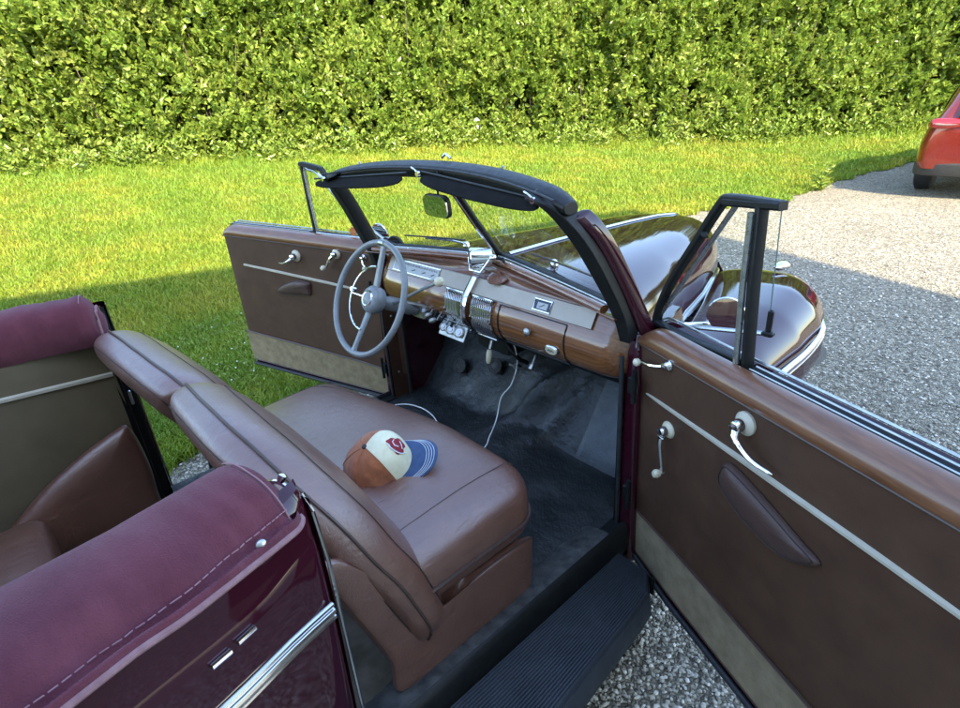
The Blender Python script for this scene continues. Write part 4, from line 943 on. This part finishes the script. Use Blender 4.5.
ground = sheet('ground', lambda y, n: np.concatenate([np.linspace(-400,-14,6), np.linspace(-13,13,n-12), np.linspace(14,400,6)]), list(np.linspace(-400,-14,6))+list(np.linspace(-13,24,60))+list(np.linspace(26,400,8)), 72, 0, M['gravel'])
ground['kind'] = 'structure'
def soil_mat():
    m, nt, b = newmat('lawn_turf'); v = objcoord(nt)
    c = ramp(nt, noise(nt, v, 1.1, 8, .65), [(.3,(.085,.165,.020)),(.5,(.16,.21,.030)),(.68,(.26,.24,.055))])
    f = ramp(nt, noise(nt, v, 55, 5, .7), [(.3,(.45,.45,.40)),(.7,(1,1,1))]); mx = N(nt, 'ShaderNodeMix', data_type='RGBA', blend_type='MULTIPLY'); mx.inputs['Factor'].default_value = 1
    nt.links.new(c, mx.inputs['A']); nt.links.new(f, mx.inputs['B']); nt.links.new(mx.outputs['Result'], b.inputs['Base Color'])
    b.inputs['Roughness'].default_value = .95; b.inputs['Specular IOR Level'].default_value = .1; bump(nt, noise(nt, v, 70, 5), 1, .03, b); return m
M['turf'] = soil_mat()
lawn = sheet('lawn', lambda y, n: np.linspace(-45, float(edge(y)), n), list(np.linspace(-30,-4,14))+list(np.linspace(-3.8,16,180))+list(np.linspace(16.5,40,16)), 90, .012, M['turf']); lawn['kind'] = 'structure'

def leaf_mat(name, stops, scale, trans=.35, rough=.5, coords='Object', gloss=.4, vs=(1,1,1)):
    m, nt, b = newmat(name); v = objcoord(nt, vs); col = ramp(nt, noise(nt, v, scale, 5, .7), stops)
    gi = N(nt, 'ShaderNodeNewGeometry'); hsv = N(nt, 'ShaderNodeHueSaturation'); nt.links.new(maprange(nt, gi.outputs['Random Per Island'], 0, 1, .72, 1.28), hsv.inputs['Value'])
    nt.links.new(maprange(nt, gi.outputs['Random Per Island'], 0, 1, .488, .512), hsv.inputs['Hue']); nt.links.new(col, hsv.inputs['Color']); nt.links.new(hsv.outputs[0], b.inputs['Base Color'])
    b.inputs['Roughness'].default_value = rough; b.inputs['Specular IOR Level'].default_value = gloss
    tr = N(nt, 'ShaderNodeBsdfTranslucent'); nt.links.new(hsv.outputs[0], tr.inputs[0]); mx = N(nt, 'ShaderNodeMixShader'); mx.inputs[0].default_value = trans
    nt.links.new(b.outputs[0], mx.inputs[1]); nt.links.new(tr.outputs[0], mx.inputs[2]); nt.links.new(mx.outputs[0], nt.nodes['Material Output'].inputs['Surface']); return m
M['grass'] = leaf_mat('grass_blades', [(.30,(.13,.24,.024)),(.48,(.205,.285,.024)),(.62,(.31,.32,.032)),(.75,(.42,.36,.062))], .6, .35, .55)
M['leaf'] = leaf_mat('hedge_leaves', [(.3,(.15,.235,.030)),(.55,(.25,.325,.050)),(.75,(.40,.43,.12))], 1.6, .36, .36, gloss=.6)
M['twig'] = mottled('twigs', (.06,.045,.03), (.12,.095,.065), 20, .9)
M['hedge_core'] = mottled('hedge_inner_leaves', (.020,.034,.008), (.045,.062,.016), 6, .95, None, 12, 1, .1, spec=.1)  # dark tone of the added core that stops light in the leaf gaps

CAMX, CAMY = 1.553, -1.387
HB_ = [(-14.0,-5.0),(-12.9,-1.4),(-12.26,-.57+.4),(-11.73,1.3),(-10.98,3.29),(-10.1,5.6),(-9.0,8.1),(-7.87,9.95),(-6.57,11.4),(-5.43,12.9),(-4.18,14.3),(-2.82,15.5),(-1.43,16.5),(.6,17.6),(3,18.6)]
HB_ = np.array(spline([(a, b, 0) for a, b in HB_], 8))[:, :2]
hd = np.diff(HB_, axis=0); hl = np.hypot(hd[:,0], hd[:,1]); HS = np.concatenate([[0], np.cumsum(hl)]); HLEN = HS[-1]
def hpos(s): return np.stack([np.interp(s, HS, HB_[:,0]), np.interp(s, HS, HB_[:,1])], -1)
def hnor(s): d = hpos(s+.3)-hpos(s-.3); d /= np.linalg.norm(d, axis=-1, keepdims=True); return np.stack([d[...,1], -d[...,0]], -1)   # towards the viewer
def hdist(x, y):
    P = HB_[::4]; return np.sqrt(((x[:,None]-P[None,:,0])**2+(y[:,None]-P[None,:,1])**2).min(1))

# grass blades: one object of ground cover
def blades(name, n, az0, az1, d0, d1, seed, hmul=1, wmul=1, cond=None):
    r = np.random.default_rng(seed); az = np.radians(r.uniform(az0, az1, n)); d = d0*(d1/d0)**r.random(n)
    x = CAMX-np.sin(az)*d; y = CAMY+np.cos(az)*d; k = x < edge(y)+r.normal(0, .07, n)*(r.random(n) < .3); hdv = hdist(x, y); k &= hdv > .0
    side = (x-np.interp(y, HB_[:,1], HB_[:,0])) > -.6; k &= side
    x, y, d, hdv = x[k], y[k], d[k], hdv[k]; n = len(x)
    tuft = .5+.5*np.sin(x*3.1+np.sin(y*2.3)*2)*np.sin(y*2.7+np.sin(x*1.9)*2)
    h = (.020+.024*r.random(n)+.014*tuft)*(1+.045*d)*hmul; tall = np.clip(1-hdv/1.3, 0, 1); h = h*(1+5.0*tall*r.random(n)**1.5)
    ed = np.clip(1-(edge(y)-x)/.25, 0, 1); h *= 1+.5*ed
    w = (.0020+.00042*d)*(.7+.6*r.random(n))*wmul; th = r.uniform(0, 2*np.pi, n); ln = r.uniform(.2, 1.0, n)*h; lt = r.uniform(0, 2*np.pi, n)
    z = gh(x, y)+.010; c, s = np.cos(th)*w, np.sin(th)*w; lx, ly = np.cos(lt)*ln, np.sin(lt)*ln
    P = np.stack([np.stack([x-c, y-s, z], 1), np.stack([x+c, y+s, z], 1), np.stack([x+c*.8+lx*.35, y+s*.8+ly*.35, z+h*.6], 1), np.stack([x-c*.8+lx*.35, y-s*.8+ly*.35, z+h*.6], 1), np.stack([x+lx, y+ly, z+h*.95], 1)], 1)
    b = np.arange(n)*5; idx = np.stack([b, b+1, b+2, b, b+2, b+3, b+3, b+2, b+4], 1).ravel()
    return npmesh(name, P.reshape(-1, 3), 3, idx, M['grass'])
gr = blades('grass', 600000, -8, 112, 2.2, 20, 5); gr['kind'] = 'stuff'; gr['label'] = 'short yellow green grass of the lawn'; gr['category'] = 'grass'

def leaves(centers, dirs, L, seed, fold=.25, wr=.42):
    """diamond leaves: base point, direction, length"""
    r = np.random.default_rng(seed); n = len(centers); d = dirs/np.linalg.norm(dirs, axis=1, keepdims=True)
    q = r.normal(size=(n, 3)); q[:,2] += .6; s = np.cross(d, q); s /= np.linalg.norm(s, axis=1, keepdims=True); u = np.cross(s, d); L = L[:,None]; w = L*wr*.5*(.8+.4*r.random((n,1)))
    b = centers; m = b+d*L*.5-u*L*.06; l1 = b+d*L*.32+s*w+u*w*fold; l2 = b+d*L*.68+s*w*.8+u*w*fold; r1 = b+d*L*.32-s*w+u*w*fold; r2 = b+d*L*.68-s*w*.8+u*w*fold; t = b+d*L-u*L*.12
    P = np.stack([b, l1, l2, t, r2, r1, m], 1); o = np.arange(n)*7
    idx = np.stack([o,o+6,o+1, o+1,o+6,o+2, o+2,o+6,o+3, o+3,o+6,o+4, o+4,o+6,o+5, o+5,o+6,o], 1).ravel(); return P.reshape(-1, 3), idx
# hedge
hedge = thing('hedge', 'tall dense leafy green hedge along the far side of the lawn', 'hedge', (-9.0, 8.1, float(gh(-9.0, 8.1))))
def bulge(s, z): return .20*np.sin(s*1.15+np.sin(z*1.3)*1.1)*np.sin(z*1.7+s*.55)+.11*np.sin(s*2.9+z*2.1+np.sin(s*.7)*2)*np.sin(z*2.6-s*.8)+.11*np.sin(s*6.1-z*4.7)*np.sin(s*3.3+z*5.9)
def make_hedge():
    r = np.random.default_rng(21); HH = 4.3; ns = 27000; s = r.uniform(0, HLEN, ns); z = HH*r.random(ns)**1.05; dep = np.abs(r.normal(0, .33, ns))
    p = hpos(s); nr = hnor(s); out = .32+bulge(s, z)-dep+.25*np.clip(1-z/1.0, 0, 1)*0
    thin = ((z < 1.1) & (z > .25) & (r.random(ns) < .50*(.5+.5*np.sin(s*1.7+1)))) | (r.random(ns) < .5*np.clip(np.sin(s*2.3+z*1.9)*np.sin(z*3.1-s*1.1+.5)*2-1.0, 0, 1)); top = z > HH-.5; keep = ~thin
    base = np.stack([p[:,0]+nr[:,0]*out, p[:,1]+nr[:,1]*out, gh(p[:,0], p[:,1])+z+.04], 1)
    d = np.stack([nr[:,0]*.75, nr[:,1]*.75, np.full(ns, .75)], 1)+r.normal(0, .45, (ns, 3)); d[z < .7, 2] -= .3; d /= np.linalg.norm(d, axis=1, keepdims=True)
    base, d = base[keep], d[keep]; ns = len(base); sl = r.uniform(.18, .42, ns); C = []; D = []; Ls = []
    K = 9
    for k in range(K):
        t = (k+.6)/K; a = k*2.4+r.uniform(0, 6.28, ns)*.15; q = np.cross(d, np.tile([0.3, .2, 1], (ns, 1))); q /= np.linalg.norm(q, axis=1, keepdims=True); q2 = np.cross(d, q)
        rad = q*np.cos(a)[:,None]+q2*np.sin(a)[:,None]; dd = rad*(1.05-.75*t)+d*(.45+.8*t)+r.normal(0, .22, (ns, 3)); C.append(base+d*(sl*t)[:,None]); D.append(dd); Ls.append((.135-.040*t)*(.7+.6*r.random(ns)))
    P, idx = leaves(np.concatenate(C), np.concatenate(D), np.concatenate(Ls), 3, wr=.62); o = npmesh('foliage', P-np.array(hedge.location), 3, idx, M['leaf']); o.parent = hedge
    # stems
    g = G(); rr = random.Random(5)
    for i in range(300):
        s0 = rr.uniform(0, HLEN); p = hpos(np.array([s0]))[0]; nn = hnor(np.array([s0]))[0]; o_ = rr.uniform(-.5, .15); x = p[0]+nn[0]*o_; y = p[1]+nn[1]*o_; z0 = float(gh(x, y)); h = rr.uniform(1.0, 3.6); a, b = rr.uniform(-.4,.4), rr.uniform(-.3,.3)
        g.tube([V(x, y, z0)-V(*hedge.location), V(x+a*.4, y+b*.4, z0+h*.5)-V(*hedge.location), V(x+a, y+b, z0+h)-V(*hedge.location)], [.014,.010,.004], 4)
    link('stems', g, 'twig', hedge, auto=None)
    # dark solid core, added inside the hedge to block light
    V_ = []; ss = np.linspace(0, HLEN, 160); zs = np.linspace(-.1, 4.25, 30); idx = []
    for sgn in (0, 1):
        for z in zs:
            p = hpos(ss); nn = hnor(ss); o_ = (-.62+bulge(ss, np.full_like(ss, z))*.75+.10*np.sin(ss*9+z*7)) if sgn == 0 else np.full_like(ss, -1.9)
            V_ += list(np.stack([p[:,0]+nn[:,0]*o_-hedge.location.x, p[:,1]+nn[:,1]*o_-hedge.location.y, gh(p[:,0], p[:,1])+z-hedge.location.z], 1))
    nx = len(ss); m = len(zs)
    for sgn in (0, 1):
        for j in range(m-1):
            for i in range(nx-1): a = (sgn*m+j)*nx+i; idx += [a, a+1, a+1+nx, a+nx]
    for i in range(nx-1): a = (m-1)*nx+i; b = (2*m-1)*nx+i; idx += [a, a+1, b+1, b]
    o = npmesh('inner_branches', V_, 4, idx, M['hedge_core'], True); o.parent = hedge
make_hedge()
# undergrowth and clover near the hedge foot and in the lawn
def herb(name, pts, n_leaf, L, h, seed, label, cat):
    r = np.random.default_rng(seed); C = []; D = []; Ls = []
    for (x, y) in pts:
        z = float(gh(x, y)); hh = h*(.6+.8*r.random()); k = n_leaf; t = r.random(k); a = r.uniform(0, 6.28, k)
        C.append(np.stack([x+r.normal(0,.05,k)*hh/.2+np.cos(a)*.02, y+r.normal(0,.05,k)*hh/.2+np.sin(a)*.02, z+.02+t*hh], 1)); D.append(np.stack([np.cos(a), np.sin(a), .2+t*.9], 1)); Ls.append(L*(.7+.6*r.random(k)))
    P, idx = leaves(np.concatenate(C), np.concatenate(D), np.concatenate(Ls), seed, wr=.45); o = npmesh(name, P, 3, idx, M['leaf']); o['kind'] = 'stuff'; o['label'] = label; o['category'] = cat; return o
rr = random.Random(12); pts = []
for i in range(420):
    s0 = rr.uniform(0, HLEN); p = hpos(np.array([s0]))[0]; nn = hnor(np.array([s0]))[0]; o_ = .35+abs(rr.gauss(0, .30)); pts.append((p[0]+nn[0]*o_, p[1]+nn[1]*o_))
herb('undergrowth', pts, 26, .10, .34, 9, 'low weeds and nettles at the foot of the hedge', 'weeds')
pts = [(-1.9-rr.random()*1.6, -.9+rr.random()*3.2) for i in range(900)]; pts = [p for p in pts if p[0] < float(edge(p[1]))-.02]
herb('clover', pts, 10, .020, .035, 10, 'white flowering clover in the shaded lawn below the open driver door', 'clover')
M['petal'] = mottled('white_petals', (.6,.6,.55), (.75,.75,.7), 50, .8)
g = G()
for x, y in pts[::9]: g.lathe([(.001,-.004),(.0052,-.001),(.005,.003),(.001,.006)], (x, y, float(gh(x, y))+.058), (0,0,1), 6)
fl_ = link('clover_flowers', g, 'petal'); fl_['kind'] = 'stuff'; fl_['label'] = 'small white clover flowers dotting the shaded lawn'; fl_['category'] = 'flowers'
def weed(x, y, h, label):
    t = thing('leafy_weed', label, 'plant', (x, y, float(gh(x, y)))); r = np.random.default_rng(int(abs(x)*100)); g = G(); C = []; D = []; Ls = []
    for k in range(5):
        a = k*1.3; ex, ey = math.cos(a)*h*.35, math.sin(a)*h*.35; g.tube([(0,0,0),(ex*.5,ey*.5,h*.6),(ex,ey,h)], [.006,.005,.002], 5)
        for j in range(12):
            f = (j+2)/14; b = r.uniform(0, 6.28); C.append((ex*f, ey*f, h*f)); D.append((math.cos(b), math.sin(b), .35)); Ls.append(h*.30*(1.1-.5*f))
    link('stem', g, 'grass', t, auto=None); P, idx = leaves(np.array(C), np.array(D), np.array(Ls), 4, wr=.35); o = npmesh('leaves', P, 3, idx, M['leaf']); o.parent = t
weed(-1.62, 8.45, .42, 'upright leafy weed growing at the gravel edge beside the red car shadow')

t = thing('white_blossom', 'small white blossoms on a stalk at the foot of the hedge', 'flower', (-11.2, 10.2, float(gh(-11.2, 10.2)))); g = G()
t.location = (-8.9, 8.05, float(gh(-8.9, 8.05)))
for k, (dx, dz, r_) in enumerate(((0,.50,.07),(.03,.36,.08),(-.06,.30,.05))): g.lathe([(.02,-r_),(r_,-r_*.4),(r_*.9,r_*.4),(.02,r_)], (dx,0,dz), (.2,.1,1), 9)
link('blossom', g, 'petal', t); g = G(); g.tube([(0,0,0),(.02,0,.3),(0,0,.5)], .006, 5); link('stalk', g, 'grass', t)

# loose stones on the near gravel
def stones(n, seed):
    r = np.random.default_rng(seed); az = np.radians(r.uniform(-62, 110, n)); d = .35*(9/.35)**(r.random(n)**.72); x = CAMX-np.sin(az)*d; y = CAMY+np.cos(az)*d
    k = (x > edge(y)-.05) & ~((np.abs(x) < .66) & (y > -3) & (y < 1.5)); x, y, d = x[k], y[k], d[k]; n = len(x)
    ph = (1+5**.5)/2; I = np.array([(-1,ph,0),(1,ph,0),(-1,-ph,0),(1,-ph,0),(0,-1,ph),(0,1,ph),(0,-1,-ph),(0,1,-ph),(ph,0,-1),(ph,0,1),(-ph,0,-1),(-ph,0,1)])/1.9
    F = np.array([(0,11,5),(0,5,1),(0,1,7),(0,7,10),(0,10,11),(1,5,9),(5,11,4),(11,10,2),(10,7,6),(7,1,8),(3,9,4),(3,4,2),(3,2,6),(3,6,8),(3,8,9),(4,9,5),(2,4,11),(6,2,10),(8,6,7),(9,8,1)])
    sz = (.0040+.0045*r.random(n)**1.5)*(1+.06*d); S = np.stack([r.uniform(.8,1.35,n), r.uniform(.7,1.1,n), r.uniform(.45,.8,n)], 1)*sz[:,None]; an = r.uniform(0, 6.28, n)
    P = I[None]*(1+r.uniform(-.22,.22,(n,12,1)))*S[:,None]; c, s = np.cos(an)[:,None], np.sin(an)[:,None]; X = P[...,0]*c-P[...,1]*s+x[:,None]; Y = P[...,0]*s+P[...,1]*c+y[:,None]; Z = P[...,2]+(gh(x, y)+sz*.35)[:,None]
    Pn = np.stack([X, Y, Z], -1).reshape(-1, 3); idx = (F[None]+(np.arange(n)*12)[:,None,None]).ravel(); return Pn, idx
def stone_mat():
    m, nt, b = newmat('gravel_stone'); gi = N(nt, 'ShaderNodeNewGeometry')
    nt.links.new(ramp(nt, gi.outputs['Random Per Island'], [(0,(.13,.113,.09)),(.3,(.32,.295,.24)),(.65,(.50,.46,.375)),(.9,(.64,.59,.49)),(1,(.78,.73,.63))]), b.inputs['Base Color']); b.inputs['Roughness'].default_value = .85; return m
P, idx = stones(75000, 4); st_ = npmesh('gravel_stones', P, 3, idx, stone_mat()); st_['kind'] = 'stuff'; st_['label'] = 'loose grey gravel stones of the driveway'; st_['category'] = 'gravel'

# ================================================================ RED CAR
suv = thing('red_car', 'modern red hatchback SUV parked on the gravel near the hedge, seen from behind', 'car', (-.52, 8.42, 0)); suv.rotation_euler = (0, 0, R(4))
M['red'] = mottled('red_car_paint', (.19,.014,.006), (.22,.018,.008), 3, .25, .3, coat=1, metallic=.35); M['tail'] = mottled('tail_lamp_lens', (.20,.008,.010), (.28,.012,.012), 20, .1, coat=1); M['clad'] = mottled('grey_plastic_cladding', (.022,.020,.018), (.032,.030,.027), 30, .6)
M['tint'] = mottled('tinted_glass', (.010,.012,.014), (.02,.022,.026), 5, .05); M['lamp_clear'] = mottled('clear_lamp', (.26,.16,.14), (.34,.22,.2), 30, .1)
W0 = .90    # local: x right from left edge at 0..1.8, y forward
def sec(y):   # half width, waist, roof height, roof half width
    T = [(0,.78,.98,1.02,.60),(.06,.86,1.0,1.08,.62),(.18,.895,1.02,1.22,.64),(.45,.90,1.02,1.50,.66),(.75,.915,1.02,1.63,.68),(1.4,.92,1.01,1.68,.69),(2.2,.92,.99,1.67,.69),(2.9,.92,.98,1.52,.64),(3.4,.91,.97,1.12,.66),(3.6,.90,.96,1.02,.70),(4.1,.86,.90,.94,.66),(4.4,.76,.80,.82,.55),(4.52,.60,.66,.68,.40)]
    return interp(T, y)
g = G(); rows = []
for y in [0,.02,.06,.12,.18,.28]+list(np.linspace(.4,4.52,40)):
    w, wz, rz, rw = sec(y); L = []
    lo = .34 if .35 < y < 4.3 else .40
    for a, b in ((w-.06,lo),(w-.01,lo+.06),(w-.01,.60),(w-.025,.75),(w-.085,wz-.06),(w-.14,wz),((w-.14)*.45+rw*.5+.01,(wz+rz)/2+.02),(rw-.08,rz-.05),(rw-.20,rz-.008),(rw*.3,rz+.008)): L.append((W0+a, y, b))
    Rr = [(2*W0-p[0], p[1], p[2]) for p in L[::-1]]; rows.append(L+Rr)
g.grid(rows, cap=True); body = link('body', g, 'red', suv, sub=1, auto=60)
def rearp(x, z, o=.0):  # point on the tail surface
    y = .004 if z < .98 else .004+(z-.98)*.62; return V(x, y-o, z)
g = G()   # rear window
g.grid([[rearp(W0+x*(.54-.03*(k)), z, .030) for x in np.linspace(-1,1,11)] for k, z in enumerate(np.linspace(1.06,1.46,6))]); link('rear_window', g, 'tint', suv)
for s in (-1, 1):
    g = G(); O = [(.30,.985),(.52,1.02),(.74,1.03),(.80,.985),(.80,.92),(.62,.90),(.44,.925)]
    f = lambda a, b, c: rearp(W0+s*a, b, c) if a < .80 else V(W0+s*(a+.012+c*.4), .055+(a-.80)*1.5, b)
    g.pillow(spline([(a, b) for a, b in O], 4, closed=True), .06, f, rings=6, p=3, back=.3); tl = link('tail_light', g, 'tail', suv, sub=1)
    g = G(); g.pillow(spline([(.46,.955),(.62,.965),(.74,.975),(.74,.945),(.58,.935)], 4, closed=True), .075, f, rings=5, p=3, back=.1); link('reversing_lens', g, 'lamp_clear', tl)
g = G(); n = 31; rows = []    # bumper cladding
for z, o in ((.30,-.03),(.31,.010),(.36,.022),(.455,.018),(.475,-.004)): rows.append([V(W0+(.885+o*.5)*math.copysign(abs(math.sin(a))**.55, a), .30-.31*abs(math.cos(a))**.75-o, z) for a in np.linspace(-1.55,1.55,n)])
g.grid(rows); bu = link('bumper_cladding', g, 'clad', suv)
g = G(); g.tube([rearp(W0+x, z, .004) for x, z in ((-.38,.90),(-.40,.80),(-.36,.735),(-.2,.715),(.2,.715),(.36,.735),(.40,.80),(.38,.90))], .006, 6); link('tailgate_gap', g, 'black', suv)
g = G(); g.box((W0,-.035,.86), (.52,.01,.12), bev=.004); link('number_plate', g, 'stitch', suv)
g = G(); g.box((W0,.42,1.60), (1.20,.24,.03), bev=.012); link('roof_spoiler', g, 'red', suv)
for s in (-1, 1):
    for y in (.86, 3.55):
        g = G(); g.lathe([(.20,-.10),(.31,-.11),(.345,-.09),(.352,-.05),(.352,.05),(.345,.09),(.31,.11),(.20,.10)], (W0+s*.80, y, .352), (1,0,0), 36); w = link('wheel', g, 'rubber', suv)
        g = G(); g.lathe([(.21,.06),(.20,.10),(.17,.085),(.05,.09),(.02,.10)], (W0+s*.80, y, .352), (s,0,0), 20); link('rim', g, 'steel', w)
    g = G(); g.grid([[V(W0+s*((sec(y)[0]-.14)*(1-t)+(sec(y)[3]-.08)*t+.016+.02*t*(1-t)*4), y, sec(y)[1]+.03+(sec(y)[2]-sec(y)[1]-.12)*t) for t in np.linspace(0,1,5)] for y in np.linspace(.6,3.0,14)]); link('side_window', g, 'tint', suv)
    g = G(); g.tube([V(W0+s*(sec(y)[0]+.004), y, .44) for y in np.linspace(1.3,3.1,12)], .05, 8, flat=1.2); link('sill_cladding', g, 'clad', suv)
def text(s, size, loc, rot, par, mat):
    c = bpy.data.curves.new('t', 'FONT'); c.body = s; c.size = size; c.extrude = .004; o = bpy.data.objects.new('t', c); COL.objects.link(o); bpy.context.view_layer.update()
    me = bpy.data.meshes.new_from_object(o.evaluated_get(bpy.context.evaluated_depsgraph_get())); bpy.data.objects.remove(o); me.materials.clear(); me.materials.append(M[mat]); q = bpy.data.objects.new('badge_lettering', me); COL.objects.link(q); q.parent = par; q.location = loc; q.rotation_euler = rot; return q
text('CX-5', .10, (W0-.31, -.010, .83), (R(90), 0, R(-2)), suv, 'chrome')

# ================================================================ HOUSE behind the viewer (casts the shade the convertible stands in)
M['render_wall'] = mottled('pale_wall', (.55,.52,.46), (.62,.59,.53), 4, .9, None, 60, .3, .01); M['roof_tile'] = mottled('dark_roof_tiles', (.09,.05,.04), (.14,.08,.06), 9, .85)
house = thing('house', 'pale three storey house with a low hipped tile roof standing behind the viewer', 'house', (7.65, 1.88, 0)); house.rotation_euler = (0, 0, math.atan2(-.336, .942))
HE = 9.0; X1, Y0 = 12.0, -17.0      # local frame: corner of the eaves at the origin, x into the house, y towards -Y0
g = G(); a, b, c, d = .45, X1-.45, Y0+.45, -.45
g.add([(a,c,-.1),(b,c,-.1),(b,d,-.1),(a,d,-.1),(a,c,HE),(b,c,HE),(b,d,HE),(a,d,HE)], [(0,1,5,4),(1,2,6,5),(2,3,7,6),(3,0,4,7)], 0, False); link('wall', g, 'render_wall', house)
g = G(); g.add([(0,Y0,HE),(X1,Y0,HE),(X1,0,HE),(0,0,HE),(6,-6,HE+2.6),(6,-11,HE+2.6),(0,Y0,HE-.15),(X1,Y0,HE-.15),(X1,0,HE-.15),(0,0,HE-.15)], [(0,1,5),(1,2,4,5),(2,3,4),(3,0,5,4),(0,6,7,1),(1,7,8,2),(2,8,9,3),(3,9,6,0),(6,7,8,9)], 0, False); link('roof', g, 'roof_tile', house)
for y in (-15,-12,-9,-6,-3):
    for z in (1.6, 4.4, 7.2):
        g = G(); g.box((.42, y, z), (.10,1.2,1.35)); w = link('window', g, 'stitch', house); g = G(); g.box((.38, y, z), (.05,1.02,1.17)); link('pane', g, 'tint', w)

# ================================================================ LIGHT, SKY, CAMERA
SUN_EL = 38; SD = Vector((.942, -.336, 0)).normalized()*math.cos(R(SUN_EL)); SD.z = math.sin(R(SUN_EL))
sl = bpy.data.lights.new('sun', 'SUN'); sl.energy = 2.3; sl.angle = R(.5); sl.color = (1, .875, .64)
so = bpy.data.objects.new('sun', sl); COL.objects.link(so); so.rotation_euler = SD.to_track_quat('Z', 'Y').to_euler(); so.location = (20,-8,20)
w = bpy.data.worlds.new('World'); SC.world = w; w.use_nodes = True; nt = w.node_tree; bg = nt.nodes['Background']
sky = nt.nodes.new('ShaderNodeTexSky'); sky.sky_type = 'NISHITA'; sky.sun_disc = False; sky.sun_elevation = R(SUN_EL); sky.sun_rotation = math.atan2(SD.x, SD.y); sky.air_density = 1.0; sky.dust_density = .7; sky.ozone_density = 1
nt.links.new(sky.outputs[0], bg.inputs['Color']); bg.inputs['Strength'].default_value = .15
cam = bpy.data.cameras.new('camera'); co = bpy.data.objects.new('camera', cam); COL.objects.link(co); SC.camera = co
cam.sensor_fit = 'HORIZONTAL'; cam.sensor_width = 36; cam.lens = 568.8/960*36; cam.clip_start = .03; cam.clip_end = 2000
yw, pt, rl = R(49.17), R(24.85), R(-4.09)
fw = Vector((-math.sin(yw)*math.cos(pt), math.cos(yw)*math.cos(pt), -math.sin(pt))); rt = Vector((math.cos(yw), math.sin(yw), 0)); up = rt.cross(fw)
r2 = rt*math.cos(rl)+up*math.sin(rl); u2 = r2.cross(fw)
co.matrix_world = Matrix(((r2.x,u2.x,-fw.x,1.553),(r2.y,u2.y,-fw.y,-1.387),(r2.z,u2.z,-fw.z,1.755),(0,0,0,1)))
SC.view_settings.view_transform = 'Standard'; SC.view_settings.look = 'None'; SC.view_settings.exposure = 2.75; SC.view_settings.gamma = 1
